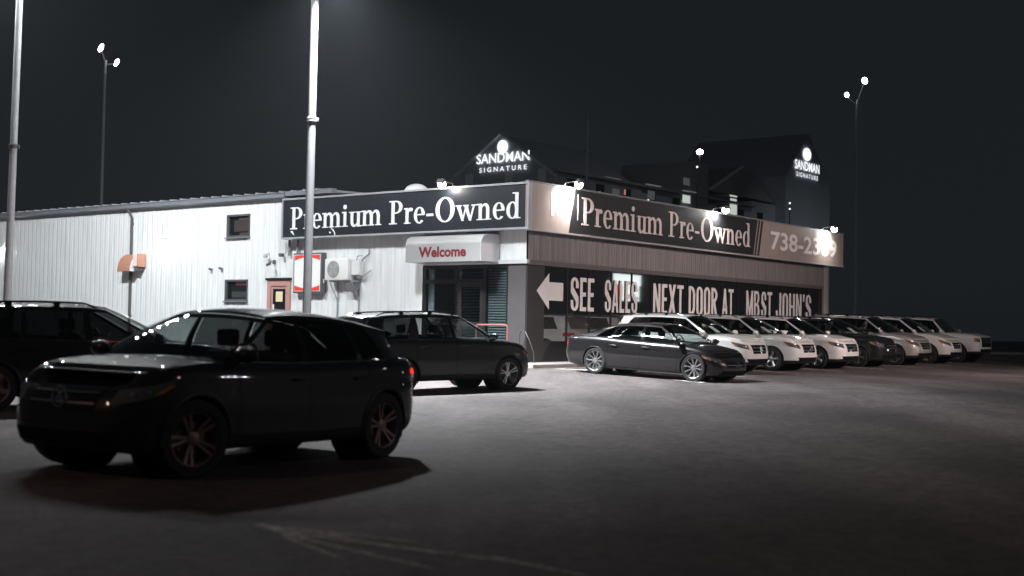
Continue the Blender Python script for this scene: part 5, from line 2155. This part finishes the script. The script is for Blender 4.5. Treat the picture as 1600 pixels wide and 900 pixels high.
def hotel_sign(parent_lab, pl_, disc_pt, u0, u1, z1, h1, v0, v1, z2, h2, nm):
    t = thing('hotel_sign', parent_lab, 'sign', pl_(0, z2, 0), FH, None)
    mb = MB()
    u, z, ru, rz = disc_pt
    n = 28
    mb.add([pl_(u + math.cos(2 * math.pi * k / n) * ru, z + math.sin(2 * math.pi * k / n) * rz, .12) for k in range(n)] + [pl_(u + math.cos(2 * math.pi * k / n) * ru, z + math.sin(2 * math.pi * k / n) * rz, .01) for k in range(n)],
           [tuple(range(n))] + [(k, (k + 1) % n, n + (k + 1) % n, n + k) for k in range(n)])
    mb.build('disc', M_HSIGN, t)
    font_text(t, M_HSIGN, 'SANDMAN', u0, u1, z1, h1, lambda a, b_, d: pl_(a, b_, .1), bold=.018)
    font_text(t, M_HSIGN, 'S I G N A T U R E', v0, v1, z2, h2, lambda a, b_, d: pl_(a, b_, .1), bold=.012)


hotel_sign('lit white disc and words SANDMAN SIGNATURE on the front gable of the hotel', lambda u, z, d: (u, -.08 - d, z), (-5.45, 17.35, .56, .60), -8.35, -2.45, 15.98, .88, -8.0, -2.75, 15.22, .42, 0)
hotel_sign('narrow foreshortened lit disc and words SANDMAN SIGNATURE on the right side of the hotel', lambda u, z, d: (1.25 + d, u, z), (46.6, 21.75, .95, .72), 43.5, 49.8, 19.85, 1.05, 43.9, 49.4, 19.05, .50, 1)
# roof lamp and small lights round the hotel
t = thing('roof_floodlight', 'single glowing lamp on the hotel roof between the lit windows', 'lamp', (0, 0, 0), FW @ Matrix.Translation((16.6, 116, 17.6)))
mb = MB()
mb.lathe([(.001, .26), (.22, .16), (.30, .0), (.22, -.16), (.001, -.22)], 16, axis='z')
mb.build('lens', M_BULBF, t, smooth=True)
mb = MB()
mb.tube([(0, 0, -.2), (0, 0.3, -3)], .05, 6)
mb.build('housing', M_LHOUS, t)
M_AMB = emis('amber_lamp', (1.0, .42, .18), 2.2)
M_WHL = emis('small_white_lamp', (.95, .95, 1.0), 2.0)
for (u, v, Y, m_, lab, r_) in (((935, 301, 100, M_WHL, 'small white lamp just above the P of the banner sign', .10)), (1011, 313, 100, M_WHL, 'small white lamp above the m of the banner sign', .09), (1054, 322, 100, M_AMB, 'left amber lamp of the pair above the banner sign', .11),
                               (1068, 326, 100, M_AMB, 'right amber lamp of the pair above the banner sign', .12), (1162, 342, 100, M_WHL, 'left of two small lamps above the end of the word Owned', .07), (1173, 342.5, 100, M_AMB, 'right amber one of two small lamps above the end of the word Owned', .10),
                               (1087, 260, 118, M_WHL, 'faint lamp at the left of the hotel roof lamp', .09), (1233, 317, 120, M_WHL, 'upper of two faint specks of light right of the hotel', .08), (1233, 326, 120, M_WHL, 'lower of two faint specks of light right of the hotel', .08)):
    X_ = (u - 800) / 2033.1 * Y
    # horizon row for this column (camera tilt 1.908 deg, roll 1.009 deg), turned into a real height at the lamp's distance
    Z_ = 1.25 + (450 + 2033.1 * math.tan(R(1.908)) + (u - 800) * math.tan(R(1.009)) - v) / 2033.1 * Y
    t = thing('street_lamp', lab, 'lamp', (X_, Y, 0), FW, 'small far lights around the hotel')
    mb = MB()
    mb.tube([(X_, Y + .1, 0), (X_, Y + .1, Z_)], .04, 6)
    mb.build('post', mat('dark_timber', (.03, .03, .03), .8), t)
    mb = MB()
    mb.lathe([(.001, r_), (r_ * .7, r_ * .7), (r_, 0), (r_ * .7, -r_ * .7), (.001, -r_)], 10, axis='z', c=(X_, Y, Z_))
    mb.build('lens', m_, t, smooth=True)

lot_pole(62, 92, 'unseen lamp post added beyond the right edge to wash the hotel with faint light', H=15, heads=((118, .6, 76, 400, 40), (152, .4, 72, 60, 66)), group='lamp posts outside the picture', col=COOL, base=False, rings=())  # added unseen lamp, lifts the dark hotel walls towards the sky tone
# lit roadside sign out of the picture, mirrored in the shopfront glass
t = thing('roadside_sign', 'tall lit white sign with a red field across the lot, out of the picture', 'sign', (29.5, 52.3, 0), FB)
mb = MB()
mb.bevbox(29.5, 29.8, 50.3, 54.3, 3.6, 5.8, .03)
mb.build('case', M_LHOUS, t)
mb = MB()
mb.box(29.46, 29.495, 50.4, 54.2, 4.9, 5.7)
mb.box(29.46, 29.495, 51.6, 54.0, 3.7, 4.9)
mb.build('white_face', emis('roadside_white', (.9, 1, .98), 7.0), t)
mb = MB()
mb.box(29.46, 29.495, 50.6, 51.6, 4.0, 4.9)
mb.build('red_face', emis('roadside_red', (1, .12, .1), 4.0), t)
mb = MB()
for (a, b_, c_, d_) in ((52.0, 52.3, 4.55, 4.75), (52.8, 53.1, 4.6, 4.8), (53.4, 53.7, 4.5, 4.7), (52.5, 53.0, 4.05, 4.2), (53.3, 53.8, 3.85, 4.0)):
    mb.box(29.44, 29.458, a, b_, c_, d_)
mb.build('dark_pattern', M_DARK, t)
mb = MB()
for yy in (51.2, 53.4):
    mb.tube([(29.65, yy, 0), (29.65, yy, 3.62)], .10, 8)
mb.build('leg', M_LHOUS, t)

# ------------------------------------------------------------------ the cars
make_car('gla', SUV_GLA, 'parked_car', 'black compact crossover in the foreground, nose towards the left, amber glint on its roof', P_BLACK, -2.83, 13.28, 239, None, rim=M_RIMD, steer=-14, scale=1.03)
make_car('blk', dict(SUV_GLC, bands=['paint', 'win2', 'black', 'win2', 'black', 'win2', 'paint']), 'parked_car', 'black car with roof rails at the far left, half hidden by the foreground crossover', P_BLACK, -6.75, 20.6, 28, None, rim=M_RIMD)
make_car('gle', SUV_GLE, 'parked_car', 'deep grey estate-like SUV with roof rails parked before the entrance', P_DGREY, -1.62, 27.35, 40, None, rails=True, scale=.93)
make_car('cls', SEDAN, 'parked_car', 'graphite low-roofed sedan with bright multi-spoke rims before the shopfront', P_GREY, 3.90, 33.9, -37.85, None)
ROW = 'cars backed up to the shopfront'
row = [('white SUV nearest the camera in the row, partly behind the graphite sedan', SUV_GLC, P_WHITE, -1, {}),
       ('second white SUV of the row with a price sheet behind its windscreen', SUV_GLC, P_WHITE, -1, {}),
       ('third white SUV of the row, next to the black car', SUV_GLC, P_WHITE, 0, {}),
       ('black SUV in the row between white and silver ones', SUV_GLC, P_BLACK, -1, {}),
       ('silver SUV in the row right of the black one', SUV_GLE, P_SILVER, 0, {}),
       ('pearl white SUV last but one in the row', SUV_GLE, P_PEARL, -1, dict(rim=M_RIMD)),
       ('tall white off-roader with upright dark grille at the far right end of the row', TRUCKY, P_PEARL, 0, {})]
for i, (lab, sp, pn, sh, kw) in enumerate(row):
    x, y = F2W(3.85, CAR_S[i])
    make_car('row%d' % i, sp, 'parked_car', lab, pn, x, y, -37.85 + [0, .4, -.3, .3, -.2, .5, -.5][i], ROW, sheet=(1 if sh else 0), **kw)

# night air: thin haze added to give the lamps a glow
mb = MB()
mb.box(-1600, 1600, -1600, 1600, -1.5, 26)
hz = mb.build('haze', [], None)
hm = bpy.data.materials.new('haze_air')
hm.use_nodes = True
hn = hm.node_tree
hn.nodes.remove(hn.nodes['Principled BSDF'])
pv_ = hn.nodes.new('ShaderNodeVolumePrincipled')
pv_.inputs['Color'].default_value = (.84, .91, 1, 1)
pv_.inputs['Density'].default_value = HAZE
pv_.inputs['Anisotropy'].default_value = 0.35
hn.links.new(pv_.outputs[0], hn.nodes['Material Output'].inputs['Volume'])
hz.data.materials.append(hm)
tag(hz, kind='stuff')

for o in bpy.data.objects:
    if '_o' in o:
        del o['_o']
print('objects', len(bpy.data.objects), 'tris', sum(len(o.data.loop_triangles) if False else len(o.data.polygons) for o in bpy.data.objects if o.type == 'MESH'))
